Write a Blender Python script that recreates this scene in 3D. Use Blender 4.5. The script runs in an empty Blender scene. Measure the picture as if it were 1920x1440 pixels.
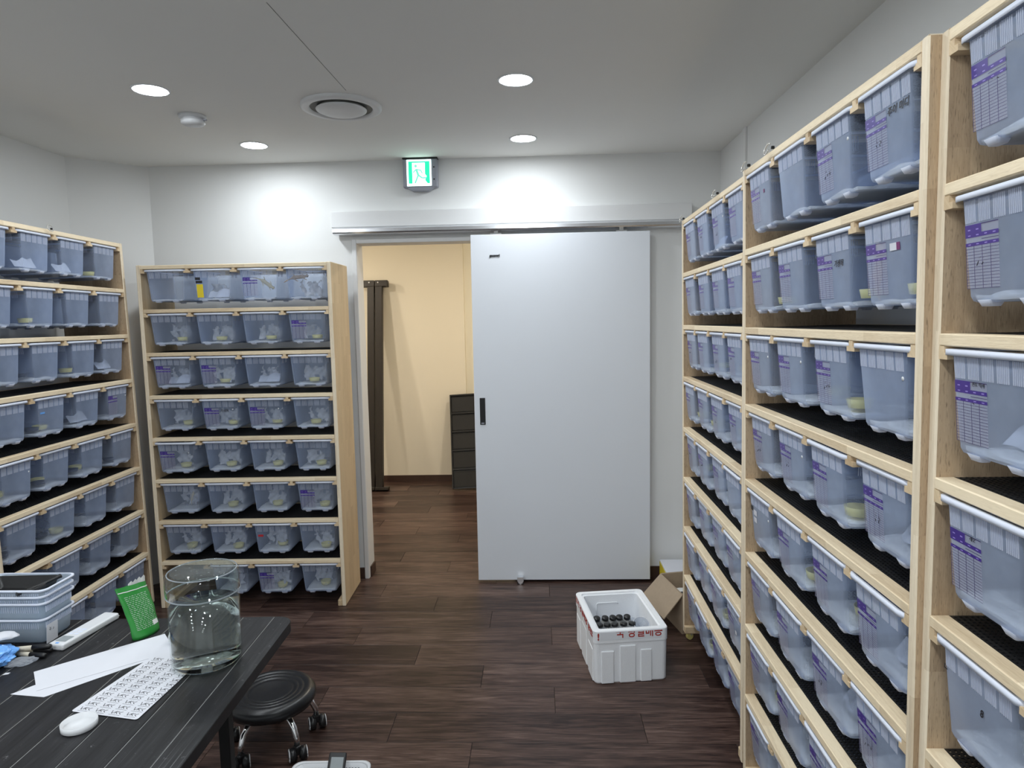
import bpy, bmesh, math, random
from mathutils import Matrix, Vector, Euler, noise as mnoise
random.seed(7)
PI = math.pi
scene = bpy.context.scene
C = scene.collection

# ------------------------------------------------------------------ camera, world, exposure
YAW, PITCH, ROLL, CAM_H, F_PX = -0.0378, 0.0930, -0.0192, 1.6044, 1261.25
def camera_matrix():
    cy, sy, cp, sp, cr, sr = (math.cos(YAW), math.sin(YAW), math.cos(PITCH), math.sin(PITCH), math.cos(ROLL), math.sin(ROLL))
    f = Vector((sy*cp, cy*cp, -sp)); r = Vector((cy, -sy, 0)); u = r.cross(f)
    r2 = cr*r + sr*u; u2 = -sr*r + cr*u
    m = Matrix((r2, u2, -f)).transposed().to_4x4()
    m.translation = (0, 0, CAM_H)
    return m
cam_d = bpy.data.cameras.new('camera'); cam = bpy.data.objects.new('camera', cam_d); C.objects.link(cam)
cam_d.sensor_width = 36; cam_d.lens = F_PX*36/1920; cam_d.clip_start = .05
cam.matrix_world = camera_matrix(); scene.camera = cam
world = bpy.data.worlds.new('world'); scene.world = world; world.use_nodes = True
world.node_tree.nodes['Background'].inputs[0].default_value = (.02, .02, .022, 1)
world.node_tree.nodes['Background'].inputs[1].default_value = .3
vs = scene.view_settings
vs.view_transform = 'Standard'; vs.look = 'None'; vs.exposure = 0.0; vs.gamma = 1; vs.use_curve_mapping = False
LAMP_POWER = 168.0        # emission strength of each ceiling lamp lens
LAMP_COLOR = (.90, .96, 1.0)
WARM_POWER = 430.0        # the lamps of the room beyond the door
WARM_COLOR = (1.0, .90, .74)
cy_ = scene.cycles
cy_.use_denoising = True
cy_.max_bounces = 24; cy_.diffuse_bounces = 6; cy_.glossy_bounces = 4; cy_.transmission_bounces = 20
cy_.transparent_max_bounces = 32; cy_.sample_clamp_indirect = 4.0; cy_.blur_glossy = .5
cy_.use_adaptive_sampling = True

# ------------------------------------------------------------------ materials
MAT = {}
def new_mat(name):
    m = bpy.data.materials.new(name); m.use_nodes = True
    nt = m.node_tree; b = nt.nodes['Principled BSDF']
    MAT[name] = m
    return m, nt, b
def N(nt, kind, **kw):
    n = nt.nodes.new(kind)
    for k, v in kw.items(): setattr(n, k, v)
    return n
def inp(n, **kw):
    for k, v in kw.items(): n.inputs[k.replace('_', ' ')].default_value = v
def col4(c): return (c[0], c[1], c[2], 1)
def plain(name, c, rough=.5, metal=0., var=.06, scale=30., spec=.5, emit=None, strength=0., bump=0., coat=0.):
    m, nt, b = new_mat(name)
    b.inputs['Roughness'].default_value = rough; b.inputs['Metallic'].default_value = metal
    b.inputs['Specular IOR Level'].default_value = spec; b.inputs['Coat Weight'].default_value = coat
    tc = N(nt, 'ShaderNodeTexCoord'); no = N(nt, 'ShaderNodeTexNoise'); inp(no, Scale=scale, Detail=4.)
    nt.links.new(tc.outputs['Object'], no.inputs['Vector'])
    mx = N(nt, 'ShaderNodeMix', data_type='RGBA')
    mx.inputs[6].default_value = col4([x*(1-var) for x in c]); mx.inputs[7].default_value = col4([min(1, x*(1+var)) for x in c])
    nt.links.new(no.outputs[0], mx.inputs[0]); nt.links.new(mx.outputs[2], b.inputs['Base Color'])
    if bump:
        bp = N(nt, 'ShaderNodeBump'); inp(bp, Strength=bump, Distance=.01)
        nt.links.new(no.outputs[0], bp.inputs['Height']); nt.links.new(bp.outputs[0], b.inputs['Normal'])
    if emit:
        b.inputs['Emission Color'].default_value = col4(emit); b.inputs['Emission Strength'].default_value = strength
    return m
def wood(name, dark, light, axis, strip=.05, length=.35, rough=.55, contrast=1., rnd=.25, pores=.10):
    """jointed rubberwood: strips of slightly different tone along `axis`, with fine grain"""
    m, nt, b = new_mat(name); L = nt.links.new
    tc = N(nt, 'ShaderNodeTexCoord'); oi = N(nt, 'ShaderNodeObjectInfo')
    sep = N(nt, 'ShaderNodeSeparateXYZ'); L(tc.outputs['Object'], sep.inputs[0])
    order = {'x': ('X', 'Y', 'Z'), 'y': ('Y', 'X', 'Z'), 'z': ('Z', 'Y', 'X')}[axis]
    off = N(nt, 'ShaderNodeMath', operation='MULTIPLY'); off.inputs[1].default_value = 7.3; L(oi.outputs['Random'], off.inputs[0])
    along = N(nt, 'ShaderNodeMath', operation='ADD'); L(sep.outputs[order[0]], along.inputs[0]); L(off.outputs[0], along.inputs[1])
    acr = N(nt, 'ShaderNodeMath', operation='ADD'); L(sep.outputs[order[1]], acr.inputs[0]); L(sep.outputs[order[2]], acr.inputs[1])
    cb = N(nt, 'ShaderNodeCombineXYZ'); L(along.outputs[0], cb.inputs[0]); L(acr.outputs[0], cb.inputs[1])
    br = N(nt, 'ShaderNodeTexBrick'); inp(br, Scale=1., Brick_Width=length, Row_Height=strip, Mortar_Size=.0)
    br.inputs['Color1'].default_value = (0, 0, 0, 1); br.inputs['Color2'].default_value = (1, 1, 1, 1); br.inputs['Mortar'].default_value = (.3, .3, .3, 1)
    br.offset = .37; L(cb.outputs[0], br.inputs['Vector'])
    mp = N(nt, 'ShaderNodeMapping'); L(cb.outputs[0], mp.inputs[0]); mp.inputs['Scale'].default_value = (3.5, 60, 60)
    sh = N(nt, 'ShaderNodeVectorMath', operation='ADD'); L(mp.outputs[0], sh.inputs[0])
    sc = N(nt, 'ShaderNodeVectorMath', operation='SCALE'); L(br.outputs['Color'], sc.inputs[0]); sc.inputs['Scale'].default_value = 9.; L(sc.outputs[0], sh.inputs[1])
    no = N(nt, 'ShaderNodeTexNoise'); inp(no, Scale=1., Detail=5., Roughness=.6, Distortion=.6); L(sh.outputs[0], no.inputs['Vector'])
    mp2 = N(nt, 'ShaderNodeMapping'); L(cb.outputs[0], mp2.inputs[0]); mp2.inputs['Scale'].default_value = (45, 420, 420)
    no2 = N(nt, 'ShaderNodeTexNoise'); inp(no2, Scale=1., Detail=2.); L(mp2.outputs[0], no2.inputs['Vector'])
    a1 = N(nt, 'ShaderNodeMath', operation='MULTIPLY_ADD'); L(br.outputs['Color'], a1.inputs[0]); a1.inputs[1].default_value = .42; L(no.outputs[0], a1.inputs[2])
    a2 = N(nt, 'ShaderNodeMath', operation='MULTIPLY_ADD'); L(no2.outputs[0], a2.inputs[0]); a2.inputs[1].default_value = .5; L(a1.outputs[0], a2.inputs[2])
    a3 = N(nt, 'ShaderNodeMath', operation='MULTIPLY_ADD'); L(oi.outputs['Random'], a3.inputs[0]); a3.inputs[1].default_value = rnd; L(a2.outputs[0], a3.inputs[2])
    mr = N(nt, 'ShaderNodeMapRange'); inp(mr, From_Min=.75-.25/contrast, From_Max=1.05+.25/contrast); L(a3.outputs[0], mr.inputs[0])
    mx = N(nt, 'ShaderNodeMix', data_type='RGBA'); mx.inputs[6].default_value = col4(dark); mx.inputs[7].default_value = col4(light)
    L(mr.outputs[0], mx.inputs[0])
    mp3 = N(nt, 'ShaderNodeMapping'); L(sh.outputs[0], mp3.inputs[0]); mp3.inputs['Scale'].default_value = (16, 9, 9)
    no3 = N(nt, 'ShaderNodeTexNoise'); inp(no3, Scale=1., Detail=2., Roughness=.5); L(mp3.outputs[0], no3.inputs['Vector'])
    po = N(nt, 'ShaderNodeMapRange'); inp(po, From_Min=.60, From_Max=.70, To_Max=pores); L(no3.outputs[0], po.inputs[0])
    dk = N(nt, 'ShaderNodeMix', data_type='RGBA'); L(po.outputs[0], dk.inputs[0]); L(mx.outputs[2], dk.inputs[6]); dk.inputs[7].default_value = col4([c*.42 for c in dark])
    L(dk.outputs[2], b.inputs['Base Color'])
    b.inputs['Roughness'].default_value = rough; b.inputs['Specular IOR Level'].default_value = .3
    bp = N(nt, 'ShaderNodeBump'); inp(bp, Strength=.12, Distance=.003); L(no2.outputs[0], bp.inputs['Height']); L(bp.outputs[0], b.inputs['Normal'])
    return m
def sheer(name, tint, body, opacity, rough=.25, trans=.5, edge=.55):
    """milky see-through plastic: part clear, part scattering, with a soft sheen"""
    m, nt, b = new_mat(name); L = nt.links.new
    out = nt.nodes['Material Output']
    tr = N(nt, 'ShaderNodeBsdfTransparent'); tr.inputs[0].default_value = col4(tint)
    tl = N(nt, 'ShaderNodeBsdfTranslucent'); tl.inputs[0].default_value = col4(body)
    no = N(nt, 'ShaderNodeTexNoise'); inp(no, Scale=9., Detail=5.); tc = N(nt, 'ShaderNodeTexCoord'); L(tc.outputs['Object'], no.inputs['Vector'])
    b.inputs['Base Color'].default_value = col4(body); b.inputs['Roughness'].default_value = rough
    m1 = N(nt, 'ShaderNodeMixShader'); m1.inputs[0].default_value = trans; L(b.outputs[0], m1.inputs[1]); L(tl.outputs[0], m1.inputs[2])
    m2 = N(nt, 'ShaderNodeMixShader'); L(tr.outputs[0], m2.inputs[1]); L(m1.outputs[0], m2.inputs[2])
    fr = N(nt, 'ShaderNodeLayerWeight'); fr.inputs[0].default_value = .35
    mr = N(nt, 'ShaderNodeMapRange'); inp(mr, From_Min=.3, From_Max=.7, To_Min=opacity-.05, To_Max=opacity+.07); L(no.outputs[0], mr.inputs[0])
    ad = N(nt, 'ShaderNodeMath', operation='MULTIPLY_ADD', use_clamp=True); L(fr.outputs['Facing'], ad.inputs[0]); ad.inputs[1].default_value = edge; L(mr.outputs[0], ad.inputs[2])
    L(ad.outputs[0], m2.inputs[0]); L(m2.outputs[0], out.inputs[0])
    return m
def glassy(name, c, ior=1.45, rough=0.):
    m, nt, b = new_mat(name)
    b.inputs['Base Color'].default_value = col4(c); b.inputs['Transmission Weight'].default_value = 1; b.inputs['IOR'].default_value = ior; b.inputs['Roughness'].default_value = rough
    return m
def lit(name, c, s):
    m, nt, b = new_mat(name)
    b.inputs['Base Color'].default_value = col4([x*.5 for x in c]); b.inputs['Emission Color'].default_value = col4(c); b.inputs['Emission Strength'].default_value = s
    return m

def chart_material():
    """purple record chart printed on clear film: header blocks, bands and ruled lines, from the UV map"""
    m, nt, b = new_mat('chart_print'); L = nt.links.new
    uv = N(nt, 'ShaderNodeUVMap'); sep = N(nt, 'ShaderNodeSeparateXYZ'); L(uv.outputs[0], sep.inputs[0])
    U, V = sep.outputs[0], sep.outputs[1]
    def mt(op, a, c=None, clamp=False):
        n = N(nt, 'ShaderNodeMath', operation=op, use_clamp=clamp)
        for i, q in enumerate((a, c)):
            if q is None: continue
            if isinstance(q, (int, float)): n.inputs[i].default_value = q
            else: L(q, n.inputs[i])
        return n.outputs[0]
    def band(x, lo, hi): return mt('MULTIPLY', mt('GREATER_THAN', x, lo), mt('LESS_THAN', x, hi))
    head = mt('MULTIPLY', band(V, .855, 1.0), mt('LESS_THAN', U, .5))
    bar1 = band(V, .80, .865); bar2 = band(V, .665, .72)
    blocks = mt('ADD', mt('ADD', head, bar1), bar2, True)
    cell = mt('FRACT', mt('MULTIPLY', U, 4.)); cellv = mt('FRACT', mt('MULTIPLY', V, 15.))
    tick = mt('MULTIPLY', band(cell, .34, .66), mt('ADD', mt('ADD', band(V, .685, .70), band(V, .825, .842)), mt('MULTIPLY', band(V, .91, .93), mt('LESS_THAN', U, .5)), True))
    rows = mt('MULTIPLY', mt('LESS_THAN', V, .67), mt('LESS_THAN', mt('FRACT', mt('MULTIPLY', V, 21.)), .14))
    cols = mt('MULTIPLY', mt('LESS_THAN', V, .67), mt('GREATER_THAN', mt('ABSOLUTE', mt('SUBTRACT', mt('FRACT', mt('ADD', mt('MULTIPLY', U, 4.), .5)), .5)), 2.))
    edge = mt('LESS_THAN', mt('ABSOLUTE', mt('SUBTRACT', cell, .03)), .03)
    cols = mt('MULTIPLY', mt('LESS_THAN', V, .67), edge)
    topl = mt('MULTIPLY', mt('GREATER_THAN', V, .985), mt('GREATER_THAN', U, .5))
    midl = mt('MULTIPLY', band(V, .755, .765), mt('GREATER_THAN', U, .5))
    lines = mt('ADD', mt('ADD', rows, cols), mt('ADD', topl, midl), True)
    mx = N(nt, 'ShaderNodeMix', data_type='RGBA'); L(blocks, mx.inputs[0]); mx.inputs[6].default_value = (.03, .02, .12, 1); mx.inputs[7].default_value = (.055, .028, .25, 1)
    mx2 = N(nt, 'ShaderNodeMix', data_type='RGBA'); L(tick, mx2.inputs[0]); L(mx.outputs[2], mx2.inputs[6]); mx2.inputs[7].default_value = (.30, .24, .62, 1)
    film = N(nt, 'ShaderNodeMix', data_type='RGBA')
    ink = mt('ADD', blocks, lines, True)
    L(ink, film.inputs[0]); film.inputs[6].default_value = (.72, .72, .90, 1); L(mx2.outputs[2], film.inputs[7])
    L(film.outputs[2], b.inputs['Base Color'])
    al = mt('MULTIPLY_ADD', ink, .76); nt.nodes[-1].inputs[2].default_value = .20
    L(al, b.inputs['Alpha']); b.inputs['Roughness'].default_value = .3
    return m

plain('wall_paint', (.78, .785, .78), .85, var=.015, scale=3, spec=.2)
plain('ceiling_paint', (.83, .825, .80), .9, var=.015, scale=3, spec=.15)
plain('cream_paint', (.83, .77, .65), .85, var=.015, scale=3, spec=.2)
plain('cream_paint_lit', (.92, .88, .76), .85, var=.015, scale=3, spec=.2)  # cream wall colour lightened to stand in for stronger lamp light
plain('brown_base', (.055, .028, .020), .45, var=.15)
plain('door_laminate', (.74, .77, .82), .45, var=.01, scale=4)
plain('white_trim', (.74, .745, .75), .5, var=.01)
plain('aluminium', (.78, .79, .82), .25, 1., var=.03)
plain('chrome', (.85, .86, .88), .08, 1., var=.02)
plain('steel_wire', (.75, .74, .70), .3, .6, var=.02)
plain('black_plastic', (.012, .012, .013), .35, var=.2)
plain('black_matt', (.010, .010, .011), .7, var=.2)
plain('black_leather', (.010, .0105, .012), .32, var=.2, scale=200, bump=.03)
plain('dark_metal', (.022, .017, .014), .45, .2, var=.2)
plain('mesh_black', (.008, .008, .009), .5, var=.2)
plain('white_plastic', (.68, .69, .71), .35, var=.02)
plain('lamp_ring', (.75, .76, .78), .4, var=.02)
plain('grey_plastic', (.30, .31, .36), .4, var=.05)
plain('vent_grey', (.52, .51, .48), .5, var=.03)
plain('vent_dark', (.20, .195, .18), .6, var=.05)
plain('paper', (.66, .67, .72), .8, var=.02)
plain('ink', (.012, .012, .016), .6, var=.1)
plain('red_ink', (.42, .030, .020), .6, var=.1)
plain('styrofoam', (.86, .875, .90), .75, var=.05, scale=260, bump=.10)
plain('tape_film', (.80, .82, .86), .2, var=.02)
plain('cardboard', (.40, .31, .22), .8, var=.07, scale=60)
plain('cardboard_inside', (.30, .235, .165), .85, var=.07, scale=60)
plain('yellow_dish', (.80, .70, .25), .45, var=.06)
plain('dark_dish', (.030, .032, .05), .45, var=.1)
plain('bedding', (.90, .89, .86), .9, var=.06, scale=90, bump=.4)
plain('egg_carton', (.66, .645, .64), .9, var=.22, scale=50, bump=.4)
plain('rim_plastic', (.68, .72, .83), .5, var=.03)
sheer('rib_plastic', (.9, .92, .97), (.80, .84, .95), .42, .4, .25)
plain('yellow_print', (.80, .62, .03), .5, var=.03)
plain('maroon_print', (.16, .02, .12), .5, var=.05)
plain('red_print', (.55, .03, .04), .5, var=.05)
plain('teal_print', (.10, .50, .36), .5, var=.05)
plain('green_pouch', (.028, .25, .042), .28, var=.10, scale=40, bump=.12)
plain('pouch_white', (.75, .76, .74), .3, var=.05)
plain('pouch_pink', (.55, .04, .22), .3, var=.05)
plain('blue_bag', (.16, .40, .85), .22, var=.18, scale=60, bump=.3)
plain('lcd_grey', (.30, .33, .34), .2, var=.05)
plain('gecko_cream', (.62, .52, .33), .6, var=.16, scale=120)
plain('gecko_brown', (.40, .29, .19), .6, var=.35, scale=90)
plain('gecko_pink', (.62, .45, .38), .6, var=.12, scale=90)
plain('crust_beige', (.62, .57, .47), .8, var=.2, scale=140)
plain('groove_dust', (.26, .26, .255), .8, var=.5, scale=25)
plain('lime_print', (.10, .45, .10), .5, var=.1)
lit('lamp_lens', LAMP_COLOR, LAMP_POWER)
lit('warm_lens', WARM_COLOR, WARM_POWER)
lit('sign_white', (.80, 1.0, .95), 3.2)
lit('sign_green', (.02, .80, .42), 1.1)
lit('sign_figure', (.20, .85, .58), 1.0)
sheer('bin_plastic', (.865, .915, 1.0), (.63, .75, 1.0), .14, .20, .22, .70)
sheer('deli_plastic', (.88, .92, .95), (.72, .80, .88), .28, .2, .35, .35)
sheer('film_plastic', (.9, .92, .95), (.7, .73, .78), .30, .15)
def clear_wall(name, tint):
    m, nt, b = new_mat(name); out = nt.nodes['Material Output']
    tr = N(nt, 'ShaderNodeBsdfTransparent'); tr.inputs[0].default_value = col4(tint)
    gl = N(nt, 'ShaderNodeBsdfGlossy'); gl.inputs['Roughness'].default_value = .03
    fr = N(nt, 'ShaderNodeFresnel'); fr.inputs[0].default_value = 1.55
    mx = N(nt, 'ShaderNodeMixShader'); ge = N(nt, 'ShaderNodeNewGeometry'); iv = N(nt, 'ShaderNodeMath', operation='SUBTRACT'); iv.inputs[0].default_value = 1; nt.links.new(ge.outputs['Backfacing'], iv.inputs[1]); ml = N(nt, 'ShaderNodeMath', operation='MULTIPLY'); nt.links.new(iv.outputs[0], ml.inputs[0]); nt.links.new(fr.outputs[0], ml.inputs[1]); nt.links.new(ml.outputs[0], mx.inputs[0]); nt.links.new(tr.outputs[0], mx.inputs[1]); nt.links.new(gl.outputs[0], mx.inputs[2]); nt.links.new(mx.outputs[0], out.inputs[0])
clear_wall('jar_glass', (.945, .968, .962))
sheer('lid_haze', (.90, .92, .92), (.50, .52, .52), .14, .06, .4, .05)
glassy('jar_water', (.985, .995, .99), 1.33)
chart_material()
PALE_D, PALE_L = (.58, .43, .265), (.90, .76, .545)
WARM_D, WARM_L = (.325, .222, .135), (.56, .415, .27)
wood('rail_wood', PALE_D, PALE_L, 'x', .05, .33)
wood('depth_wood', (.48, .34, .20), (.74, .58, .38), 'y', .05, .3)
wood('edge_wood', (.60, .47, .32), (.88, .76, .58), 'z', .052, .30)
wood('panel_wood', WARM_D, WARM_L, 'z', .052, .30, pores=.6)
wood('panel_wood_pale', (.44, .315, .185), (.66, .51, .325), 'z', .052, .30)
def dark_planks(name, cols, axis, s1, s2, lo, hi, rough, rnd, specks=False):
    m, nt, b = new_mat(name); L = nt.links.new
    tc = N(nt, 'ShaderNodeTexCoord'); oi = N(nt, 'ShaderNodeObjectInfo')
    sh = N(nt, 'ShaderNodeVectorMath', operation='MULTIPLY_ADD'); L(oi.outputs['Random'], sh.inputs[0]); sh.inputs[1].default_value = (37, 23, 0); L(tc.outputs['Object'], sh.inputs[2])
    def layer(sc, detail, dist, rgh=.6):
        mp = N(nt, 'ShaderNodeMapping'); L(sh.outputs[0], mp.inputs[0]); mp.inputs['Scale'].default_value = sc if axis == 'x' else (sc[1], sc[0], sc[2])
        n = N(nt, 'ShaderNodeTexNoise'); inp(n, Scale=1., Detail=detail, Distortion=dist, Roughness=rgh); L(mp.outputs[0], n.inputs['Vector']); return n.outputs[0]
    def mth(op, *a):
        n = N(nt, 'ShaderNodeMath', operation=op)
        for k, q in enumerate(a):
            if isinstance(q, (int, float)): n.inputs[k].default_value = q
            else: L(q, n.inputs[k])
        return n.outputs[0]
    n1, n2, n3 = layer((s1[0], s1[1], 1), 6., 1.6), layer((s2[0], s2[1], 1), 3., .3), layer((s1[0]*.35, s1[1]*.3, 1), 3., .5)
    v = mth('MULTIPLY_ADD', n1, .45, mth('MULTIPLY_ADD', n2, .38, mth('MULTIPLY_ADD', n3, .30, mth('MULTIPLY', oi.outputs['Random'], rnd))))
    mr = N(nt, 'ShaderNodeMapRange'); inp(mr, From_Min=lo, From_Max=hi); L(v, mr.inputs[0])
    cr = N(nt, 'ShaderNodeValToRGB'); L(mr.outputs[0], cr.inputs[0]); e = cr.color_ramp.elements
    e[0].color = col4(cols[0]); e[1].color = col4(cols[2]); q = e.new(.5); q.color = col4(cols[1])
    col = cr.outputs[0]
    if specks:
        a = layer((70, 70, 1), 6., 0., .75); k = N(nt, 'ShaderNodeMapRange'); inp(k, From_Min=.63, From_Max=.70); L(a, k.inputs[0])
        c2 = layer((4, 4, 1), 3., 0.); k2 = N(nt, 'ShaderNodeMapRange'); inp(k2, From_Min=.42, From_Max=.68); L(c2, k2.inputs[0])
        c3 = layer((1.2, 340, 1), 2., .2); k3 = N(nt, 'ShaderNodeMapRange'); inp(k3, From_Min=.66, From_Max=.74); L(c3, k3.inputs[0])
        mm = mth('MULTIPLY', mth('MAXIMUM', k.outputs[0], k3.outputs[0]), k2.outputs[0])
        mx = N(nt, 'ShaderNodeMix', data_type='RGBA'); L(mth('MULTIPLY', mm, .55), mx.inputs[0]); L(col, mx.inputs[6]); mx.inputs[7].default_value = (.45, .45, .46, 1); col = mx.outputs[2]
    L(col, b.inputs['Base Color']); b.inputs['Roughness'].default_value = rough; b.inputs['Specular IOR Level'].default_value = .30
    bp = N(nt, 'ShaderNodeBump'); inp(bp, Strength=.10, Distance=.002); L(n2, bp.inputs['Height']); L(bp.outputs[0], b.inputs['Normal'])
dark_planks('floor_wood', ((.024, .0125, .0102), (.082, .048, .038), (.170, .112, .092)), 'x', (2.4, 30), (9, 170), .53, .79, .36, .10)
dark_planks('table_wood', ((.007, .007, .008), (.019, .019, .021), (.046, .046, .049)), 'y', (2., 30), (9, 160), .46, .84, .45, .06, True)

# ------------------------------------------------------------------ mesh helpers
def link(name, me, parent=None, mats=()):
    o = bpy.data.objects.new(name, me); C.objects.link(o)
    if me is not None and not me.materials:
        for m in mats: me.materials.append(MAT[m])
    if parent is not None: o.parent = parent
    return o
def mesh_from(bm, name, mat, smooth=False):
    bmesh.ops.recalc_face_normals(bm, faces=bm.faces)
    me = bpy.data.meshes.new(name); bm.to_mesh(me); bm.free()
    for m in ([mat] if isinstance(mat, str) else mat): me.materials.append(MAT[m])
    if smooth:
        for p in me.polygons: p.use_smooth = True
    return me
def box(bm, x0, x1, y0, y1, z0, z1, bev=0., seg=2, mi=0):
    before = set(bm.faces)
    r = bmesh.ops.create_cube(bm, size=1, matrix=Matrix.Translation(((x0+x1)/2, (y0+y1)/2, (z0+z1)/2)) @ Matrix.Diagonal((x1-x0, y1-y0, z1-z0, 1)))
    if bev:
        es = list({e for v in r['verts'] for e in v.link_edges})
        bmesh.ops.bevel(bm, geom=es, offset=bev, segments=seg, affect='EDGES', profile=.5)
    if mi:
        for f in bm.faces:
            if f not in before: f.material_index = mi
def box_me(name, mat, *a, bev=0., seg=2, smooth=False):
    bm = bmesh.new(); box(bm, *a, bev=bev, seg=seg); return mesh_from(bm, name, mat, smooth)
def lathe(bm, prof, n=32, cx=0, cy=0, mi=0):
    """profile [(r, z)]; r = 0 closes with a pole"""
    rings = []
    for r, z in prof:
        if r < 1e-6: rings.append([bm.verts.new((cx, cy, z))])
        else: rings.append([bm.verts.new((cx+r*math.cos(2*PI*k/n), cy+r*math.sin(2*PI*k/n), z)) for k in range(n)])
    for a, b in zip(rings, rings[1:]):
        for k in range(n):
            k2 = (k+1) % n
            vs_ = [a[k % len(a)], a[k2 % len(a)], b[k2 % len(b)], b[k % len(b)]]
            vs_ = [v for i, v in enumerate(vs_) if v not in vs_[:i]]
            if len(vs_) > 2:
                f = bm.faces.new(vs_); f.material_index = mi; f.smooth = True
def tube(bm, pts, rad, n=10, caps=True):
    pts = [Vector(p) for p in pts]; rings = []
    rads = rad if isinstance(rad, (list, tuple)) else [rad]*len(pts)
    up = None
    for i, p in enumerate(pts):
        d = (pts[min(i+1, len(pts)-1)] - pts[max(i-1, 0)]).normalized()
        if up is None: up = Vector((0, 0, 1)) if abs(d.z) < .9 else Vector((1, 0, 0))
        s = d.cross(up).normalized(); t = s.cross(d).normalized(); up = t
        rings.append([bm.verts.new(p + rads[i]*(math.cos(2*PI*k/n)*s + math.sin(2*PI*k/n)*t)) for k in range(n)])
    for a, b in zip(rings, rings[1:]):
        for k in range(n):
            f = bm.faces.new((a[k], a[(k+1) % n], b[(k+1) % n], b[k])); f.smooth = True
    if caps:
        bm.faces.new(rings[0][::-1]); bm.faces.new(rings[-1])
def rrect(w, d, r, n=4):
    pts = []
    for sx, sy, a0 in ((1, 1, 0), (-1, 1, 90), (-1, -1, 180), (1, -1, 270)):
        for k in range(n+1):
            a = math.radians(a0 + 90*k/n)
            pts.append((sx*(w/2-r) + r*math.cos(a), sy*(d/2-r) + r*math.sin(a)))
    return pts
def loft(bm, secs, closed_bottom=True, closed_top=False, smooth=True):
    """secs: list of lists of 3D points, same count"""
    rings = [[bm.verts.new(p) for p in s] for s in secs]
    n = len(rings[0])
    for a, b in zip(rings, rings[1:]):
        for k in range(n):
            f = bm.faces.new((a[k], a[(k+1) % n], b[(k+1) % n], b[k])); f.smooth = smooth
    if closed_bottom: bm.faces.new(rings[0][::-1])
    if closed_top: bm.faces.new(rings[-1])
    return rings
def open_tub(bm, w0, d0, w1, d1, h, r, t=.002, n=4, cx=0, cy=0, z=0):
    """tub with walls of real thickness, open at the top"""
    def sec(w, d, rr, zz): return [(cx+x, cy+y, z+zz) for x, y in rrect(w, d, rr, n)]
    loft(bm, [sec(w0-.012, d0-.012, r*.7, 0), sec(w0, d0, r, .006), sec(w1, d1, r, h), sec(w1-2*t, d1-2*t, r, h), sec(w0-2*t, d0-2*t, r, .008), sec(w0-.016, d0-.016, r*.6, t)], True, True)
def prism(bm, pts, z0, z1, mi=0):
    a = [bm.verts.new((x, y, z0)) for x, y in pts]; b = [bm.verts.new((x, y, z1)) for x, y in pts]
    n = len(pts)
    for f in [bm.faces.new(a[::-1]), bm.faces.new(b)] + [bm.faces.new((a[k], a[(k+1) % n], b[(k+1) % n], b[k])) for k in range(n)]: f.material_index = mi
def tag(o, label=None, cat=None, group=None, kind=None):
    if label: o['label'] = label
    if cat: o['category'] = cat
    if group: o['group'] = group
    if kind: o['kind'] = kind
    return o
def thing(name, label, cat, M=None, group=None):
    o = bpy.data.objects.new(name, None); C.objects.link(o); o.empty_display_size = .05
    if M is not None: o.matrix_world = M
    return tag(o, label, cat, group)
def TR(x, y, z, rz=0.): return Matrix.Translation((x, y, z)) @ Matrix.Rotation(rz, 4, 'Z')
CJK = bpy.data.fonts.get('Bfont') or None
def text_me(txt, size, mat, extrude=.0002, bold=0.):
    cu = bpy.data.curves.new('text', 'FONT'); cu.body = txt; cu.size = size; cu.extrude = extrude; cu.align_x = 'CENTER'; cu.align_y = 'CENTER'; cu.offset = bold
    o = bpy.data.objects.new('text_tmp', cu); C.objects.link(o)
    dg = bpy.context.evaluated_depsgraph_get(); me = bpy.data.meshes.new_from_object(o.evaluated_get(dg))
    bpy.data.objects.remove(o); bpy.data.curves.remove(cu)
    me.materials.clear(); me.materials.append(MAT[mat])
    return me

# ------------------------------------------------------------------ the room
XR, YB, HC, YF, YFAR = 1.10, 4.097, 2.576, -1.7, 6.69
CHL, CHR = (-2.645, 3.803), (-2.335, YB)
DOOR_L, DOOR_R, DOOR_H, WT = -1.086, -.16, 2.095, .12
def structure(name, me, label, parent=None):
    o = link(name, me, parent)
    if parent is None: tag(o, label, None, None, 'structure')
    return o
# floor: slab and planks (0.195 m x 1.0 m, thirds stagger)
fl = structure('floor', box_me('floor', 'black_matt', -3.0, 1.3, YF-.1, YFAR+.35, -.05, -.0035), 'dark brown wood plank floor running into the next room')
plank_me = box_me('plank', 'floor_wood', 0, .9985, 0, .1940, -.003, 0, bev=.0011, seg=1)
row0 = 3.992 - .195*13
OFFS = (.054, .422, -.242)    # joints of three successive rows going away (thirds)
np_ = 0
for i in range(0, 29):
    y0 = row0 + .195*i
    if y0 > YFAR + .3: break
    k = (i - 12) % 3
    base = {0: .054, 1: -.27, 2: -.60}[k]
    x = base - 3
    while x < 1.15:
        x1 = x + 1
        if x1 > -2.7 and x < 1.15 and not (y0 > YB + .15 and (x > .3)):
            o = link('plank', plank_me, fl); o.location = (x, y0, 0); np_ += 1
        x += 1
structure('ceiling', box_me('ceiling', 'ceiling_paint', -3.0, 1.3, YF-.1, YFAR+.35, HC, HC+.06), 'plain off white painted ceiling')
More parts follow.
